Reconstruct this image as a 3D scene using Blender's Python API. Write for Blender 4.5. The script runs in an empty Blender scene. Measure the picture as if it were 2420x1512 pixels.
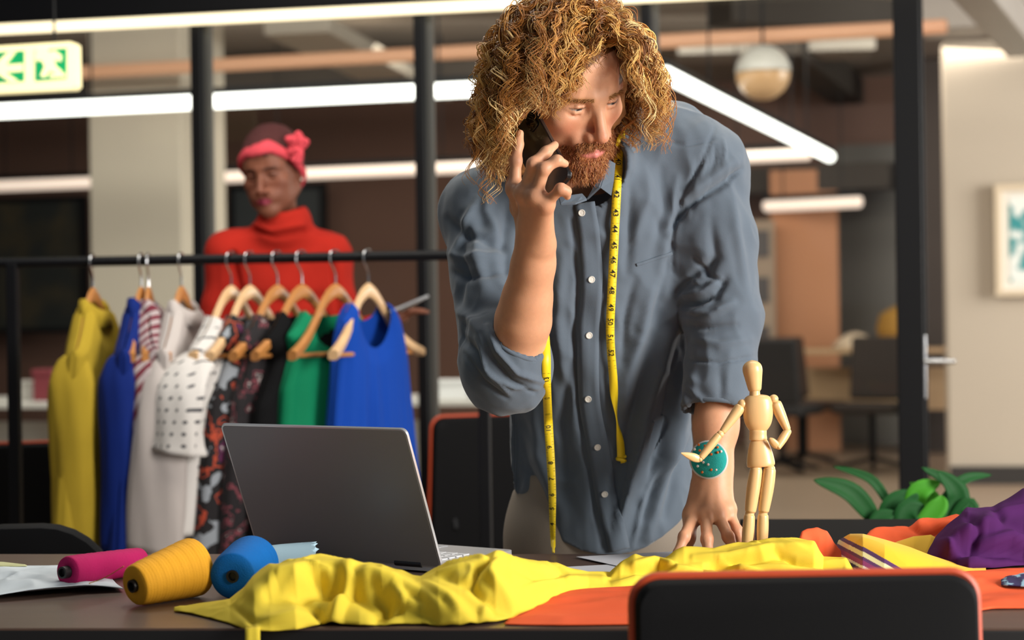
import bpy, bmesh, math, random
import numpy as np
from mathutils import Vector, Matrix

# ------------------------------------------------------------------ camera, world, lights, exposure
SC = bpy.context.scene
COL = SC.collection
F_PX, CX, CY, CAMZ, ROLL = 4200.0, 1210.0, 756.0, 1.125, math.radians(0.8)
cam_data = bpy.data.cameras.new('camera')
cam = bpy.data.objects.new('camera', cam_data)
COL.objects.link(cam)
cam_data.sensor_width = 36.0
cam_data.lens = F_PX / 2420.0 * 36.0
ca, sa = math.cos(ROLL), math.sin(ROLL)
cam.matrix_world = Matrix(((ca, sa, 0, 0), (0, 0, -1, 0), (-sa, ca, 0, CAMZ), (0, 0, 0, 1)))
cam_data.dof.use_dof = True
cam_data.dof.focus_distance = 2.70
cam_data.dof.aperture_fstop = 3.4
cam_data.clip_start = 0.05
SC.camera = cam
try:
    SC.cycles.max_bounces = 8; SC.cycles.diffuse_bounces = 3; SC.cycles.glossy_bounces = 3; SC.cycles.transparent_max_bounces = 12
except Exception:
    pass

SC.view_settings.view_transform = 'Standard'
SC.view_settings.look = 'None'
SC.view_settings.exposure = 0.15
SC.view_settings.gamma = 1.0
SC.view_settings.use_curve_mapping = False

world = bpy.data.worlds.new('daylight')
SC.world = world
world.use_nodes = True
world.node_tree.nodes['Background'].inputs[0].default_value = (0.80, 0.90, 1.0, 1)
world.node_tree.nodes['Background'].inputs[1].default_value = 0.13

def area(name, loc, target, sx, sy, power, color):
    l = bpy.data.lights.new(name, 'AREA')
    l.shape = 'RECTANGLE'; l.size = sx; l.size_y = sy; l.energy = power; l.color = color
    o = bpy.data.objects.new(name, l); COL.objects.link(o)
    o.location = loc
    o.rotation_euler = (Vector(target) - Vector(loc)).to_track_quat('-Z', 'Y').to_euler()
    return o
# key lamp for daylight from a tall window assumed out of view at right
area('window_daylight', (3.10, 0.75, 1.75), (0.1, 2.75, 1.05), 1.3, 1.9, 235, (1.0, 0.96, 0.90))
# soft fill lamp added behind the camera, no window known there
area('window_daylight_front', (-0.6, -2.6, 2.0), (0.1, 2.8, 1.0), 2.6, 1.6, 8, (0.86, 0.93, 1.0))
# unseen ceiling lamps, assumed above the table and rack, added to brighten the hall
area('ceiling_light_table', (0.3, 3.3, 2.85), (0.3, 3.3, 0), 2.2, 0.5, 24, (1.0, 0.93, 0.80))
area('ceiling_light_rack', (-0.9, 4.2, 2.85), (-0.9, 4.6, 0), 1.6, 0.5, 28, (1.0, 0.95, 0.86))
area('ceiling_light_hall', (-0.6, 7.9, 3.15), (-0.6, 9.4, 0), 6.0, 1.2, 210, (1.0, 0.93, 0.84))
area('ceiling_light_hall_far', (0.6, 12.3, 3.18), (0.6, 14.0, 0), 8.0, 1.5, 230, (1.0, 0.90, 0.78))
area('window_daylight_hall', (6.5, 9.0, 2.0), (1.5, 10.5, 1.0), 2.5, 2.4, 260, (1.0, 0.96, 0.90))  # unseen area lamp added at the right to brighten the hall

# ------------------------------------------------------------------ pixel <-> world helpers (2420 x 1512 frame)
def ray(px, py):
    u = (px - CX) / F_PX; v = (CY - py) / F_PX
    return np.array([u * ca + v * sa, 1.0, -u * sa + v * ca])
def at(px, py, d):
    r = ray(px, py)
    return np.array([r[0] * d, d, CAMZ + r[2] * d])
def at_z(px, py, z):
    r = ray(px, py); d = (z - CAMZ) / r[2]
    return np.array([r[0] * d, d, z])
def proj(P):
    P = np.asarray(P, dtype=float)
    X = P[..., 0] / P[..., 1]; Z = (P[..., 2] - CAMZ) / P[..., 1]
    u = X * ca - Z * sa; v = X * sa + Z * ca
    return CX + u * F_PX, CY - v * F_PX
class Plane:
    """vertical plane through (x0,y0), running along angle th (right side nearer for th>0)"""
    def __init__(s, x0, y0, th):
        s.p = np.array([x0, y0]); s.e = np.array([math.cos(th), -math.sin(th)]); s.n = np.array([math.sin(th), math.cos(th)]); s.th = th
    def hit(s, px, py):
        r = ray(px, py); d = (s.p @ s.n) / (r[0] * s.n[0] + r[1] * s.n[1])
        return np.array([r[0] * d, d, CAMZ + r[2] * d])
    def s_of(s, P): return float((np.array(P[:2]) - s.p) @ s.e)
    def pt(s, a, z, off=0.0):
        q = s.p + s.e * a + s.n * off
        return np.array([q[0], q[1], z])

# ------------------------------------------------------------------ materials
def lin(c):
    if isinstance(c, str):
        c = c.lstrip('#'); c = [int(c[i:i + 2], 16) / 255 for i in (0, 2, 4)]
    return tuple(x / 12.92 if x <= 0.04045 else ((x + 0.055) / 1.055) ** 2.4 for x in c[:3]) + (1.0,)
MATS = {}
def mat(name, col='808080', rough=0.5, metal=0.0, var=0.0, vscale=8.0, bump=0.0, bscale=200.0, spec=0.5, sheen=0.0,
        emit=None, estr=0.0, stretch=None, col2=None, attr=None, sss=0.0, coat=0.0, trans=0.0, vthr=None):
    if name in MATS: return MATS[name]
    m = bpy.data.materials.new(name); m.use_nodes = True
    nt = m.node_tree; N = nt.nodes; L = nt.links
    b = N['Principled BSDF']
    b.inputs['Base Color'].default_value = lin(col)
    b.inputs['Roughness'].default_value = rough
    b.inputs['Metallic'].default_value = metal
    b.inputs['Specular IOR Level'].default_value = spec
    if sheen: b.inputs['Sheen Weight'].default_value = sheen; b.inputs['Sheen Roughness'].default_value = 0.5
    if coat: b.inputs['Coat Weight'].default_value = coat; b.inputs['Coat Roughness'].default_value = 0.1
    if sss:
        b.inputs['Subsurface Weight'].default_value = sss
        b.inputs['Subsurface Radius'].default_value = (0.012, 0.004, 0.002); b.inputs['Subsurface Scale'].default_value = 0.5
    if trans: b.inputs['Transmission Weight'].default_value = trans
    if emit is not None:
        b.inputs['Emission Color'].default_value = lin(emit); b.inputs['Emission Strength'].default_value = estr
    tc = N.new('ShaderNodeTexCoord')
    src = tc.outputs['Object']
    if stretch:
        mp = N.new('ShaderNodeMapping'); mp.inputs['Scale'].default_value = stretch
        L.new(src, mp.inputs['Vector']); src = mp.outputs['Vector']
    base = None
    if attr:
        a = N.new('ShaderNodeAttribute'); a.attribute_name = attr; base = a.outputs['Color']
        L.new(base, b.inputs['Base Color'])
    if var or col2:
        n = N.new('ShaderNodeTexNoise'); n.inputs['Scale'].default_value = vscale; n.inputs['Detail'].default_value = 5
        L.new(src, n.inputs['Vector'])
        fac = n.outputs['Fac']
        if vthr:
            r = N.new('ShaderNodeMapRange'); r.inputs[1].default_value = vthr[0]; r.inputs[2].default_value = vthr[1]
            L.new(fac, r.inputs[0]); fac = r.outputs[0]
        mx = N.new('ShaderNodeMix'); mx.data_type = 'RGBA'
        L.new(fac, mx.inputs['Factor'])
        if col2:
            mx.inputs['A'].default_value = lin(col); mx.inputs['B'].default_value = lin(col2)
            if base: L.new(base, mx.inputs['A'])
            L.new(mx.outputs['Result'], b.inputs['Base Color'])
        else:
            mx.inputs['A'].default_value = (1 - var,) * 3 + (1,); mx.inputs['B'].default_value = (1 + var,) * 3 + (1,)
            mu = N.new('ShaderNodeMix'); mu.data_type = 'RGBA'; mu.blend_type = 'MULTIPLY'; mu.inputs['Factor'].default_value = 1
            mu.inputs['A'].default_value = lin(col)
            if base: L.new(base, mu.inputs['A'])
            L.new(mx.outputs['Result'], mu.inputs['B']); L.new(mu.outputs['Result'], b.inputs['Base Color'])
    if bump:
        n2 = N.new('ShaderNodeTexNoise'); n2.inputs['Scale'].default_value = bscale; n2.inputs['Detail'].default_value = 3
        L.new(src, n2.inputs['Vector'])
        bp = N.new('ShaderNodeBump'); bp.inputs['Strength'].default_value = bump; bp.inputs['Distance'].default_value = 0.002
        L.new(n2.outputs['Fac'], bp.inputs['Height']); L.new(bp.outputs['Normal'], b.inputs['Normal'])
    m.diffuse_color = lin(col)
    MATS[name] = m
    return m
def glass_mat(name='clear_glass', refl=0.05, tint=(0.93, 0.95, 0.94, 1)):
    m = bpy.data.materials.new(name); m.use_nodes = True
    nt = m.node_tree; nt.nodes.clear()
    o = nt.nodes.new('ShaderNodeOutputMaterial'); t = nt.nodes.new('ShaderNodeBsdfTransparent'); g = nt.nodes.new('ShaderNodeBsdfGlossy')
    mx = nt.nodes.new('ShaderNodeMixShader'); mx.inputs[0].default_value = refl
    t.inputs[0].default_value = tint; g.inputs['Roughness'].default_value = 0.02
    nt.links.new(t.outputs[0], mx.inputs[1]); nt.links.new(g.outputs[0], mx.inputs[2]); nt.links.new(mx.outputs[0], o.inputs[0])
    return m

# ------------------------------------------------------------------ object helpers
def setp(o, label=None, cat=None, group=None, kind=None):
    if label: o['label'] = label
    if cat: o['category'] = cat
    if group: o['group'] = group
    if kind: o['kind'] = kind
    return o
def empty(name, loc=(0, 0, 0), rz=0.0, label=None, cat=None, group=None):
    o = bpy.data.objects.new(name, None); COL.objects.link(o)
    o.location = loc; o.rotation_euler = (0, 0, rz); o.empty_display_size = 0.05
    return setp(o, label, cat, group)
def fast_mesh(name, V, F, smooth=True):
    """V (n,3) array; F (m,k) int array, or list of such arrays"""
    me = bpy.data.meshes.new(name)
    V = np.ascontiguousarray(V, dtype=np.float32)
    Fs = F if isinstance(F, list) else [F]
    Fs = [np.asarray(f, dtype=np.int32) for f in Fs if len(f)]
    lv = np.concatenate([f.ravel() for f in Fs]); tot = np.concatenate([np.full(len(f), f.shape[1], np.int32) for f in Fs])
    st = np.concatenate([[0], np.cumsum(tot)[:-1]]).astype(np.int32)
    me.vertices.add(len(V)); me.vertices.foreach_set('co', V.ravel())
    me.loops.add(len(lv)); me.loops.foreach_set('vertex_index', lv)
    me.polygons.add(len(tot)); me.polygons.foreach_set('loop_start', st); me.polygons.foreach_set('loop_total', tot)
    me.polygons.foreach_set('use_smooth', np.full(len(tot), bool(smooth)))
    me.update(calc_edges=True); me.validate()
    return me
def set_col(me, C, name='Col'):
    a = me.color_attributes.new(name, 'FLOAT_COLOR', 'POINT')
    C = np.asarray(C, dtype=np.float32)
    if C.shape[1] == 3: C = np.concatenate([C, np.ones((len(C), 1), np.float32)], 1)
    a.data.foreach_set('color', C.ravel())
def link(name, me, m=None, parent=None, local=False):
    o = bpy.data.objects.new(name, me); COL.objects.link(o)
    if m is not None and not me.materials: me.materials.append(m)
    if parent is not None:
        o.parent = parent
        if not local: o.matrix_parent_inverse = WORLD_INV(parent)
    return o
def WORLD_INV(p):
    M = Matrix.LocRotScale(p.location, p.rotation_euler, p.scale)
    q = p.parent
    if q is not None: M = Matrix.LocRotScale(q.location, q.rotation_euler, q.scale) @ q_inv(p) @ M
    return M.inverted()
def q_inv(p): return p.matrix_parent_inverse
def copy_tree(o, parent=None):
    c = o.copy(); COL.objects.link(c)
    if parent is not None: c.parent = parent
    for ch in [x for x in bpy.data.objects if x.parent == o and x != c]: copy_tree(ch, c)
    return c

class MB:
    """collects shapes for ONE mesh object"""
    def __init__(s): s.v = []; s.f = []; s.n = 0
    def raw(s, V, F):
        V = [tuple(map(float, p)) for p in V]
        s.v += V; s.f += [tuple(int(i) + s.n for i in f) for f in F]; s.n += len(V); return s
    def box(s, c, size, rz=0.0, R=None):
        c = np.array(c, float); h = np.array(size, float) / 2
        V = np.array([(x, y, z) for x in (-1, 1) for y in (-1, 1) for z in (-1, 1)]) * h
        if rz: R = np.array([[math.cos(rz), -math.sin(rz), 0], [math.sin(rz), math.cos(rz), 0], [0, 0, 1]])
        if R is not None: V = V @ np.array(R).T
        return s.raw(V + c, [(0, 1, 3, 2), (4, 6, 7, 5), (0, 4, 5, 1), (2, 3, 7, 6), (0, 2, 6, 4), (1, 5, 7, 3)])
    def tube(s, pts, r, n=8, cap=True, closed=False):
        P = np.array(pts, float); m = len(P)
        rr = np.broadcast_to(np.array(r, float), (m,))
        T = np.gradient(P, axis=0) if not closed else np.roll(P, -1, 0) - np.roll(P, 1, 0)
        T /= np.linalg.norm(T, axis=1, keepdims=True) + 1e-12
        u = np.cross(T[0], (0, 0, 1.0));
        if np.linalg.norm(u) < 1e-3: u = np.cross(T[0], (1.0, 0, 0))
        u /= np.linalg.norm(u); V = []
        for i in range(m):
            u = u - T[i] * (u @ T[i]); u /= np.linalg.norm(u); w = np.cross(T[i], u)
            for k in range(n):
                a = 2 * math.pi * k / n
                V.append(P[i] + rr[i] * (math.cos(a) * u + math.sin(a) * w))
        Fc = []
        for i in range(m if closed else m - 1):
            j = (i + 1) % m
            for k in range(n):
                l = (k + 1) % n
                Fc.append((i * n + k, i * n + l, j * n + l, j * n + k))
        if cap and not closed:
            Fc.append(tuple(range(n - 1, -1, -1))); Fc.append(tuple(range((m - 1) * n, m * n)))
        return s.raw(V, Fc)
    def lathe(s, prof, n=24, M=None, o=(0, 0, 0), sx=1.0, sy=1.0, cap=True):
        """prof list of (r,z) about local z"""
        V = []
        for r, z in prof:
            for k in range(n):
                a = 2 * math.pi * k / n; V.append((r * math.cos(a) * sx, r * math.sin(a) * sy, z))
        V = np.array(V)
        if M is not None: V = V @ np.array(M).T
        V = V + np.array(o)
        m = len(prof); Fc = []
        for i in range(m - 1):
            for k in range(n):
                l = (k + 1) % n; Fc.append((i * n + k, i * n + l, (i + 1) * n + l, (i + 1) * n + k))
        if cap: Fc.append(tuple(range(n - 1, -1, -1))); Fc.append(tuple(range((m - 1) * n, m * n)))
        return s.raw(V, Fc)
    def prism(s, poly, t, M=None, o=(0, 0, 0)):
        """polygon (x,y) extruded along local z by t"""
        n = len(poly); V = np.array([(x, y, 0) for x, y in poly] + [(x, y, t) for x, y in poly], float)
        if M is not None: V = V @ np.array(M).T
        V = V + np.array(o)
        return s.raw(V, [tuple(range(n - 1, -1, -1)), tuple(range(n, 2 * n))] + [(i, (i + 1) % n, n + (i + 1) % n, n + i) for i in range(n)])
    def build(s, name, m, parent=None, smooth=False, bev=0.0, sub=0, local=False, auto=True, solid=0.0, center=False):
        me = bpy.data.meshes.new(name)
        V = np.array(s.v)
        off = None
        if center and parent is None:
            off = np.array([(V[:, 0].min() + V[:, 0].max()) / 2, (V[:, 1].min() + V[:, 1].max()) / 2, V[:, 2].min()]); V = V - off
        me.from_pydata([tuple(p) for p in V], [], s.f); me.update()
        if smooth: me.polygons.foreach_set('use_smooth', [True] * len(me.polygons))
        if smooth and auto:
            try: me.set_sharp_from_angle(angle=math.radians(42))
            except Exception: pass
        o = link(name, me, m, parent, local)
        if off is not None: o.location = tuple(off)
        if solid:
            md = o.modifiers.new('solid', 'SOLIDIFY'); md.thickness = solid; md.offset = 0
        if bev:
            md = o.modifiers.new('bevel', 'BEVEL'); md.width = bev; md.segments = 2; md.limit_method = 'ANGLE'
        if sub:
            md = o.modifiers.new('sub', 'SUBSURF'); md.levels = sub; md.render_levels = sub
        return o
def rotz(a): return np.array([[math.cos(a), -math.sin(a), 0], [math.sin(a), math.cos(a), 0], [0, 0, 1]])
def rotx(a): return np.array([[1, 0, 0], [0, math.cos(a), -math.sin(a)], [0, math.sin(a), math.cos(a)]])
def roty(a): return np.array([[math.cos(a), 0, math.sin(a)], [0, 1, 0], [-math.sin(a), 0, math.cos(a)]])
def frame_from(z, x=(1, 0, 0)):
    z = np.array(z, float); z /= np.linalg.norm(z); x = np.array(x, float); x = x - z * (x @ z)
    if np.linalg.norm(x) < 1e-6: x = np.array([0, 1.0, 0]); x = x - z * (x @ z)
    x /= np.linalg.norm(x); y = np.cross(z, x)
    return np.stack([x, y, z], 1)
def smoothline(pts, n):
    """Catmull-Rom through points"""
    P = np.array(pts, float); m = len(P)
    if m == 2: return P[0] + (P[1] - P[0]) * np.linspace(0, 1, n)[:, None]
    t = np.linspace(0, m - 1, n); i = np.clip(t.astype(int), 0, m - 2); f = (t - i)[:, None]
    p0 = P[np.clip(i - 1, 0, m - 1)]; p1 = P[i]; p2 = P[i + 1]; p3 = P[np.clip(i + 2, 0, m - 1)]
    return 0.5 * ((2 * p1) + (-p0 + p2) * f + (2 * p0 - 5 * p1 + 4 * p2 - p3) * f ** 2 + (-p0 + 3 * p1 - 3 * p2 + p3) * f ** 3)
def rounded_rect(w, h, r, n=5):
    P = []
    for cx, cy, a0 in ((w / 2 - r, h / 2 - r, 0), (-w / 2 + r, h / 2 - r, 90), (-w / 2 + r, -h / 2 + r, 180), (w / 2 - r, -h / 2 + r, 270)):
        for k in range(n + 1):
            a = math.radians(a0 + 90 * k / n); P.append((cx + r * math.cos(a), cy + r * math.sin(a)))
    return P
# smooth value noise in numpy -------------------------------------------------
def vnoise(P, seed=0):
    P = np.asarray(P, float); I = np.floor(P).astype(np.int64); f = P - I; f = f * f * (3 - 2 * f)
    def h(i):
        n = (i[..., 0] * 374761393 + i[..., 1] * 668265263 + i[..., 2] * 2147483647 + seed * 974711) & 0xffffffff
        n = ((n ^ (n >> 13)) * 1274126177) & 0xffffffff
        return ((n ^ (n >> 16)) & 0xffff) / 65535.0
    out = 0
    for dx in (0, 1):
        for dy in (0, 1):
            for dz in (0, 1):
                w = (f[..., 0] if dx else 1 - f[..., 0]) * (f[..., 1] if dy else 1 - f[..., 1]) * (f[..., 2] if dz else 1 - f[..., 2])
                out = out + w * h(I + np.array([dx, dy, dz]))
    return out * 2 - 1

# ------------------------------------------------------------------ signed-distance sculpting -> one continuous surface
class SDF:
    def __init__(s, lo, hi, h):
        s.lo = np.array(lo, float); s.h = h
        s.n = np.ceil((np.array(hi, float) - s.lo) / h).astype(int) + 1
        s.ax = [s.lo[i] + h * np.arange(s.n[i]) for i in range(3)]
        s.F = np.full(tuple(s.n), 0.3, np.float32)
    def _sub(s, b0, b1):
        sl = []
        for i in range(3):
            a = int(np.clip(math.floor((b0[i] - s.lo[i]) / s.h), 0, s.n[i])); b = int(np.clip(math.ceil((b1[i] - s.lo[i]) / s.h) + 1, 0, s.n[i]))
            sl.append(slice(a, b))
        X = s.ax[0][sl[0]][:, None, None]; Y = s.ax[1][sl[1]][None, :, None]; Z = s.ax[2][sl[2]][None, None, :]
        return tuple(sl), X, Y, Z
    def op(s, fn, b0, b1, k=0.0, sub=False):
        mg = k + 3 * s.h
        sl, X, Y, Z = s._sub(np.array(b0) - mg, np.array(b1) + mg)
        if any(q.stop <= q.start for q in sl): return
        d = fn(X, Y, Z); A = s.F[sl]
        if sub: d = -d
        if k > 0:
            hh = np.maximum(k - np.abs(A - d), 0) / k; e = hh * hh * k * 0.25
            s.F[sl] = (np.maximum(A, d) + e) if sub else (np.minimum(A, d) - e)
        else: s.F[sl] = np.maximum(A, d) if sub else np.minimum(A, d)
    def cone(s, a, b, ra, rb, k=0.0, sub=False):
        a = np.array(a, float); b = np.array(b, float); ab = b - a; L2 = max(ab @ ab, 1e-12); r = max(ra, rb)
        def fn(X, Y, Z):
            t = ((X - a[0]) * ab[0] + (Y - a[1]) * ab[1] + (Z - a[2]) * ab[2]) / L2
            t = np.clip(t, 0, 1)
            return np.sqrt((X - a[0] - t * ab[0]) ** 2 + (Y - a[1] - t * ab[1]) ** 2 + (Z - a[2] - t * ab[2]) ** 2) - (ra + (rb - ra) * t)
        s.op(fn, np.minimum(a, b) - r, np.maximum(a, b) + r, k, sub)
    def chain(s, pts, rs, k=0.0, sub=False):
        for i in range(len(pts) - 1): s.cone(pts[i], pts[i + 1], rs[i], rs[i + 1], k, sub)
    def ell(s, c, r, k=0.0, R=None, sub=False):
        c = np.array(c, float); r = np.array(r, float) if np.ndim(r) else np.array([r] * 3, float)
        def fn(X, Y, Z):
            x, y, z = X - c[0], Y - c[1], Z - c[2]
            if R is not None:
                x, y, z = (R[0, 0] * x + R[1, 0] * y + R[2, 0] * z), (R[0, 1] * x + R[1, 1] * y + R[2, 1] * z), (R[0, 2] * x + R[1, 2] * y + R[2, 2] * z)
            k0 = np.sqrt((x / r[0]) ** 2 + (y / r[1]) ** 2 + (z / r[2]) ** 2); k1 = np.sqrt((x / r[0] ** 2) ** 2 + (y / r[1] ** 2) ** 2 + (z / r[2] ** 2) ** 2)
            return k0 * (k0 - 1) / np.maximum(k1, 1e-9)
        m = r.max() if R is not None else r
        s.op(fn, c - m, c + m, k, sub)
    def loft(s, zs, cx, cy, a, b, k=0.0, p=2.4):
        zs = np.array(zs, float)
        lo = (np.min(np.array(cx) - np.array(a)), np.min(np.array(cy) - np.array(b)), zs.min()); hi = (np.max(np.array(cx) + np.array(a)), np.max(np.array(cy) + np.array(b)), zs.max())
        def fn(X, Y, Z):
            I = lambda q: np.interp(Z, zs, q)
            A, B = I(a), I(b)
            e = (np.abs((X - I(cx)) / A) ** p + np.abs((Y - I(cy)) / B) ** p) ** (1 / p)
            d = (e - 1) * np.minimum(A, B)
            return np.maximum(d, np.maximum(zs.min() - Z, Z - zs.max()))
        s.op(fn, lo, hi, k)
    def mesh(s, smooth=1):
        F = s.F; S = F < 0; nx, ny, nz = F.shape
        c = np.zeros((nx - 1, ny - 1, nz - 1), np.int8)
        for dx in (0, 1):
            for dy in (0, 1):
                for dz in (0, 1): c += S[dx:nx - 1 + dx, dy:ny - 1 + dy, dz:nz - 1 + dz]
        I = np.argwhere((c > 0) & (c < 8))
        vid = np.full(c.shape, -1, np.int32); vid[I[:, 0], I[:, 1], I[:, 2]] = np.arange(len(I))
        acc = np.zeros((len(I), 3)); cnt = np.zeros(len(I))
        corners = [(x, y, z) for x in (0, 1) for y in (0, 1) for z in (0, 1)]
        for a in corners:
            for ax in range(3):
                if a[ax]: continue
                b = list(a); b[ax] = 1
                fa = F[I[:, 0] + a[0], I[:, 1] + a[1], I[:, 2] + a[2]]; fb = F[I[:, 0] + b[0], I[:, 1] + b[1], I[:, 2] + b[2]]
                m = (fa < 0) != (fb < 0); t = np.where(m, fa / np.where(m, fa - fb, 1), 0)
                p = np.tile(np.array(a, float), (len(I), 1)); p[:, ax] += t
                acc[m] += p[m]; cnt[m] += 1
        V = s.lo + s.h * (I + acc / cnt[:, None])
        Q = []
        for ax in range(3):
            o1, o2 = (ax + 1) % 3, (ax + 2) % 3
            A = [slice(None)] * 3; B = [slice(None)] * 3; A[ax] = slice(0, -1); B[ax] = slice(1, None)
            for o in (o1, o2): A[o] = slice(1, -1); B[o] = slice(1, -1)
            sa_, sb_ = S[tuple(A)], S[tuple(B)]
            E = np.argwhere(sa_ != sb_)
            if not len(E): continue
            E[:, o1] += 1; E[:, o2] += 1
            ins = S[E[:, 0], E[:, 1], E[:, 2]]
            q = []
            for (d1, d2) in ((-1, -1), (0, -1), (0, 0), (-1, 0)):
                e = E.copy(); e[:, o1] += d1; e[:, o2] += d2; q.append(vid[e[:, 0], e[:, 1], e[:, 2]])
            q = np.stack(q, 1); q[~ins] = q[~ins][:, ::-1]; Q.append(q)
        Q = np.concatenate(Q)
        for _ in range(smooth): V = lap(V, Q, 0.5)
        return V, Q
def lap(V, Q, w=0.5):
    acc = np.zeros_like(V); cnt = np.zeros(len(V)); k = Q.shape[1]
    for i in range(k):
        a, b = Q[:, i], Q[:, (i + 1) % k]
        for j in range(3):
            acc[:, j] += np.bincount(a, V[b, j], len(V)) + np.bincount(b, V[a, j], len(V))
        cnt += np.bincount(a, minlength=len(V)) + np.bincount(b, minlength=len(V))
    return V * (1 - w) + w * acc / np.maximum(cnt, 1)[:, None]
def vnormals(V, Q):
    n = np.cross(V[Q[:, 2]] - V[Q[:, 0]], V[Q[:, 3 if Q.shape[1] > 3 else 1]] - V[Q[:, 1 if Q.shape[1] > 3 else 0]])
    if Q.shape[1] == 3: n = np.cross(V[Q[:, 1]] - V[Q[:, 0]], V[Q[:, 2]] - V[Q[:, 0]])
    N = np.zeros_like(V)
    for i in range(Q.shape[1]):
        for j in range(3): N[:, j] += np.bincount(Q[:, i], n[:, j], len(V))
    return N / (np.linalg.norm(N, axis=1, keepdims=True) + 1e-12)
def drop_faces(V, Q, keep):
    Q = Q[keep]; u = np.unique(Q); m = np.full(len(V), -1); m[u] = np.arange(len(u))
    return V[u], m[Q], u
def smooth_border(V, Q, n=8):
    E = np.concatenate([Q[:, [i, (i + 1) % Q.shape[1]]] for i in range(Q.shape[1])]); Es = np.sort(E, 1)
    key = Es[:, 0].astype(np.int64) * len(V) + Es[:, 1]; u, c = np.unique(key, return_counts=True); b = u[c == 1]
    a0, b0 = (b // len(V)).astype(int), (b % len(V)).astype(int); V = V.copy()
    cnt = np.bincount(a0, minlength=len(V)) + np.bincount(b0, minlength=len(V)); m = cnt == 2
    for _ in range(n):
        acc = np.stack([np.bincount(a0, V[b0, j], len(V)) + np.bincount(b0, V[a0, j], len(V)) for j in range(3)], 1)
        V[m] = .5 * V[m] + .5 * acc[m] / 2
    return V
def seg_dist(px, py, line):
    """distance in pixels to a polyline, and the fraction along it"""
    L = np.array(line, float); best = np.full(px.shape, 1e9); tt = np.zeros(px.shape); n = len(L) - 1
    for i in range(n):
        a, b = L[i], L[i + 1]; ab = b - a; l2 = max(ab @ ab, 1e-9)
        t = np.clip(((px - a[0]) * ab[0] + (py - a[1]) * ab[1]) / l2, 0, 1)
        d = np.hypot(px - a[0] - t * ab[0], py - a[1] - t * ab[1]); m = d < best
        best = np.where(m, d, best); tt = np.where(m, (i + t) / n, tt)
    return best, tt
def strands(P, R, sides=3):
    """P (n,m,3) hair centre lines, R (n,m) radii -> verts, quads"""
    n, m, _ = P.shape
    T = np.gradient(P, axis=1); T /= np.linalg.norm(T, axis=2, keepdims=True) + 1e-12
    ref = np.array([0.31, 0.87, 0.38]); U = np.cross(T, ref); U /= np.linalg.norm(U, axis=2, keepdims=True) + 1e-9
    W = np.cross(T, U)
    V = np.stack([P + R[..., None] * (math.cos(2 * math.pi * k / sides) * U + math.sin(2 * math.pi * k / sides) * W) for k in range(sides)], 2)
    idx = np.arange(n * m * sides).reshape(n, m, sides); q = []
    for k in range(sides):
        l = (k + 1) % sides
        q.append(np.stack([idx[:, :-1, k], idx[:, :-1, l], idx[:, 1:, l], idx[:, 1:, k]], -1).reshape(-1, 4))
    return V.reshape(-1, 3), np.concatenate(q)
# ================================================================== THE SETTING
TH = math.radians(11.5)
black_metal = mat('black_powder_metal', '0b0b0e', 0.5, 0.0, var=0.15, vscale=30, bump=0.05, bscale=400, spec=.2)
FLOOR_M = mat('polished_concrete', '8d7a68', 0.42, var=0.14, vscale=1.6, bump=0.05, bscale=30)
CEIL_M = mat('ceiling_paint', '8b8178', 0.9, var=0.10, vscale=1.2, bump=0.2, bscale=20)
MB().box((0, 8, -0.05), (26, 26, 0.1)).build('floor', FLOOR_M)['kind'] = 'structure'
MB().box((0, 14.0, 3.28), (26, 15.4, 0.1)).build('ceiling', CEIL_M)['kind'] = 'structure'
room = Plane(0, 16.4, TH)
brown_wall = mat('brown_wall_paint', '6e5145', 0.85, var=0.10, vscale=1.0, bump=0.1, bscale=60)
wb = MB(); R0 = rotz(-TH)
wb.box(room.pt(-3.2, 1.62), (15.5, 0.12, 3.24), R=R0); o = wb.build('wall_back', brown_wall); o['kind'] = 'structure'
# terracotta stretch of the back wall and the grey bay beside it
terr = mat('terracotta_paint', 'b5805f', 0.85, var=0.08, vscale=1.5, bump=0.1, bscale=60)
grey_wall = mat('grey_wall_paint', '6c6864', 0.85, var=0.10, vscale=1.5, bump=0.1, bscale=60)
P2 = Plane(0, 15.4, TH)
def wall_seg(name, pl, x0, x1, y0, y1, m, t=0.10, zlo=None, zhi=None):
    a, b = pl.hit(x0, y1), pl.hit(x1, y1); c = pl.hit(x0, y0)
    z0 = 0.0 if zlo is None else zlo; z1 = c[2] if zhi is None else zhi
    s0, s1 = pl.s_of(a), pl.s_of(b)
    q = MB().box(pl.pt((s0 + s1) / 2, (z0 + z1) / 2, t / 2), (s1 - s0, t, z1 - z0), R=rotz(-pl.th))
    return q.build(name, m)
wall_seg('wall_terracotta', P2, 1826, 1985, 500, 900, terr, zhi=2.35)['kind'] = 'structure'
wall_seg('wall_grey_bay', Plane(0, 16.0, TH), 1985, 2172, 480, 900, grey_wall, zhi=2.6)['kind'] = 'structure'
wall_seg('wall_dark_recess', Plane(0, 15.2, TH), 2166, 2262, 120, 1100, mat('dark_recess_paint', '3a332f', .8, var=.15, vscale=2), zhi=3.2)['kind'] = 'structure'
cream = mat('cream_wall_paint', 'b9ae9d', 0.85, var=0.04, vscale=1.2, bump=0.08, bscale=80)
PR = Plane(0, 12.2, math.radians(9))
ow = wall_seg('wall_right', PR, 2246, 2900, 98, 1172, cream, t=0.25); ow['kind'] = 'structure'
skirt = mat('dark_skirting', '2c2825', 0.6)
a_, b_ = PR.hit(2246, 1172), PR.hit(2900, 1172)
s0, s1 = PR.s_of(a_), PR.s_of(b_)
o = MB().box(PR.pt((s0 + s1) / 2, 0.06, -0.012), (s1 - s0, 0.024, 0.12), R=rotz(-PR.th)).build('baseboard_right', skirt); o['kind'] = 'structure'
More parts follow.
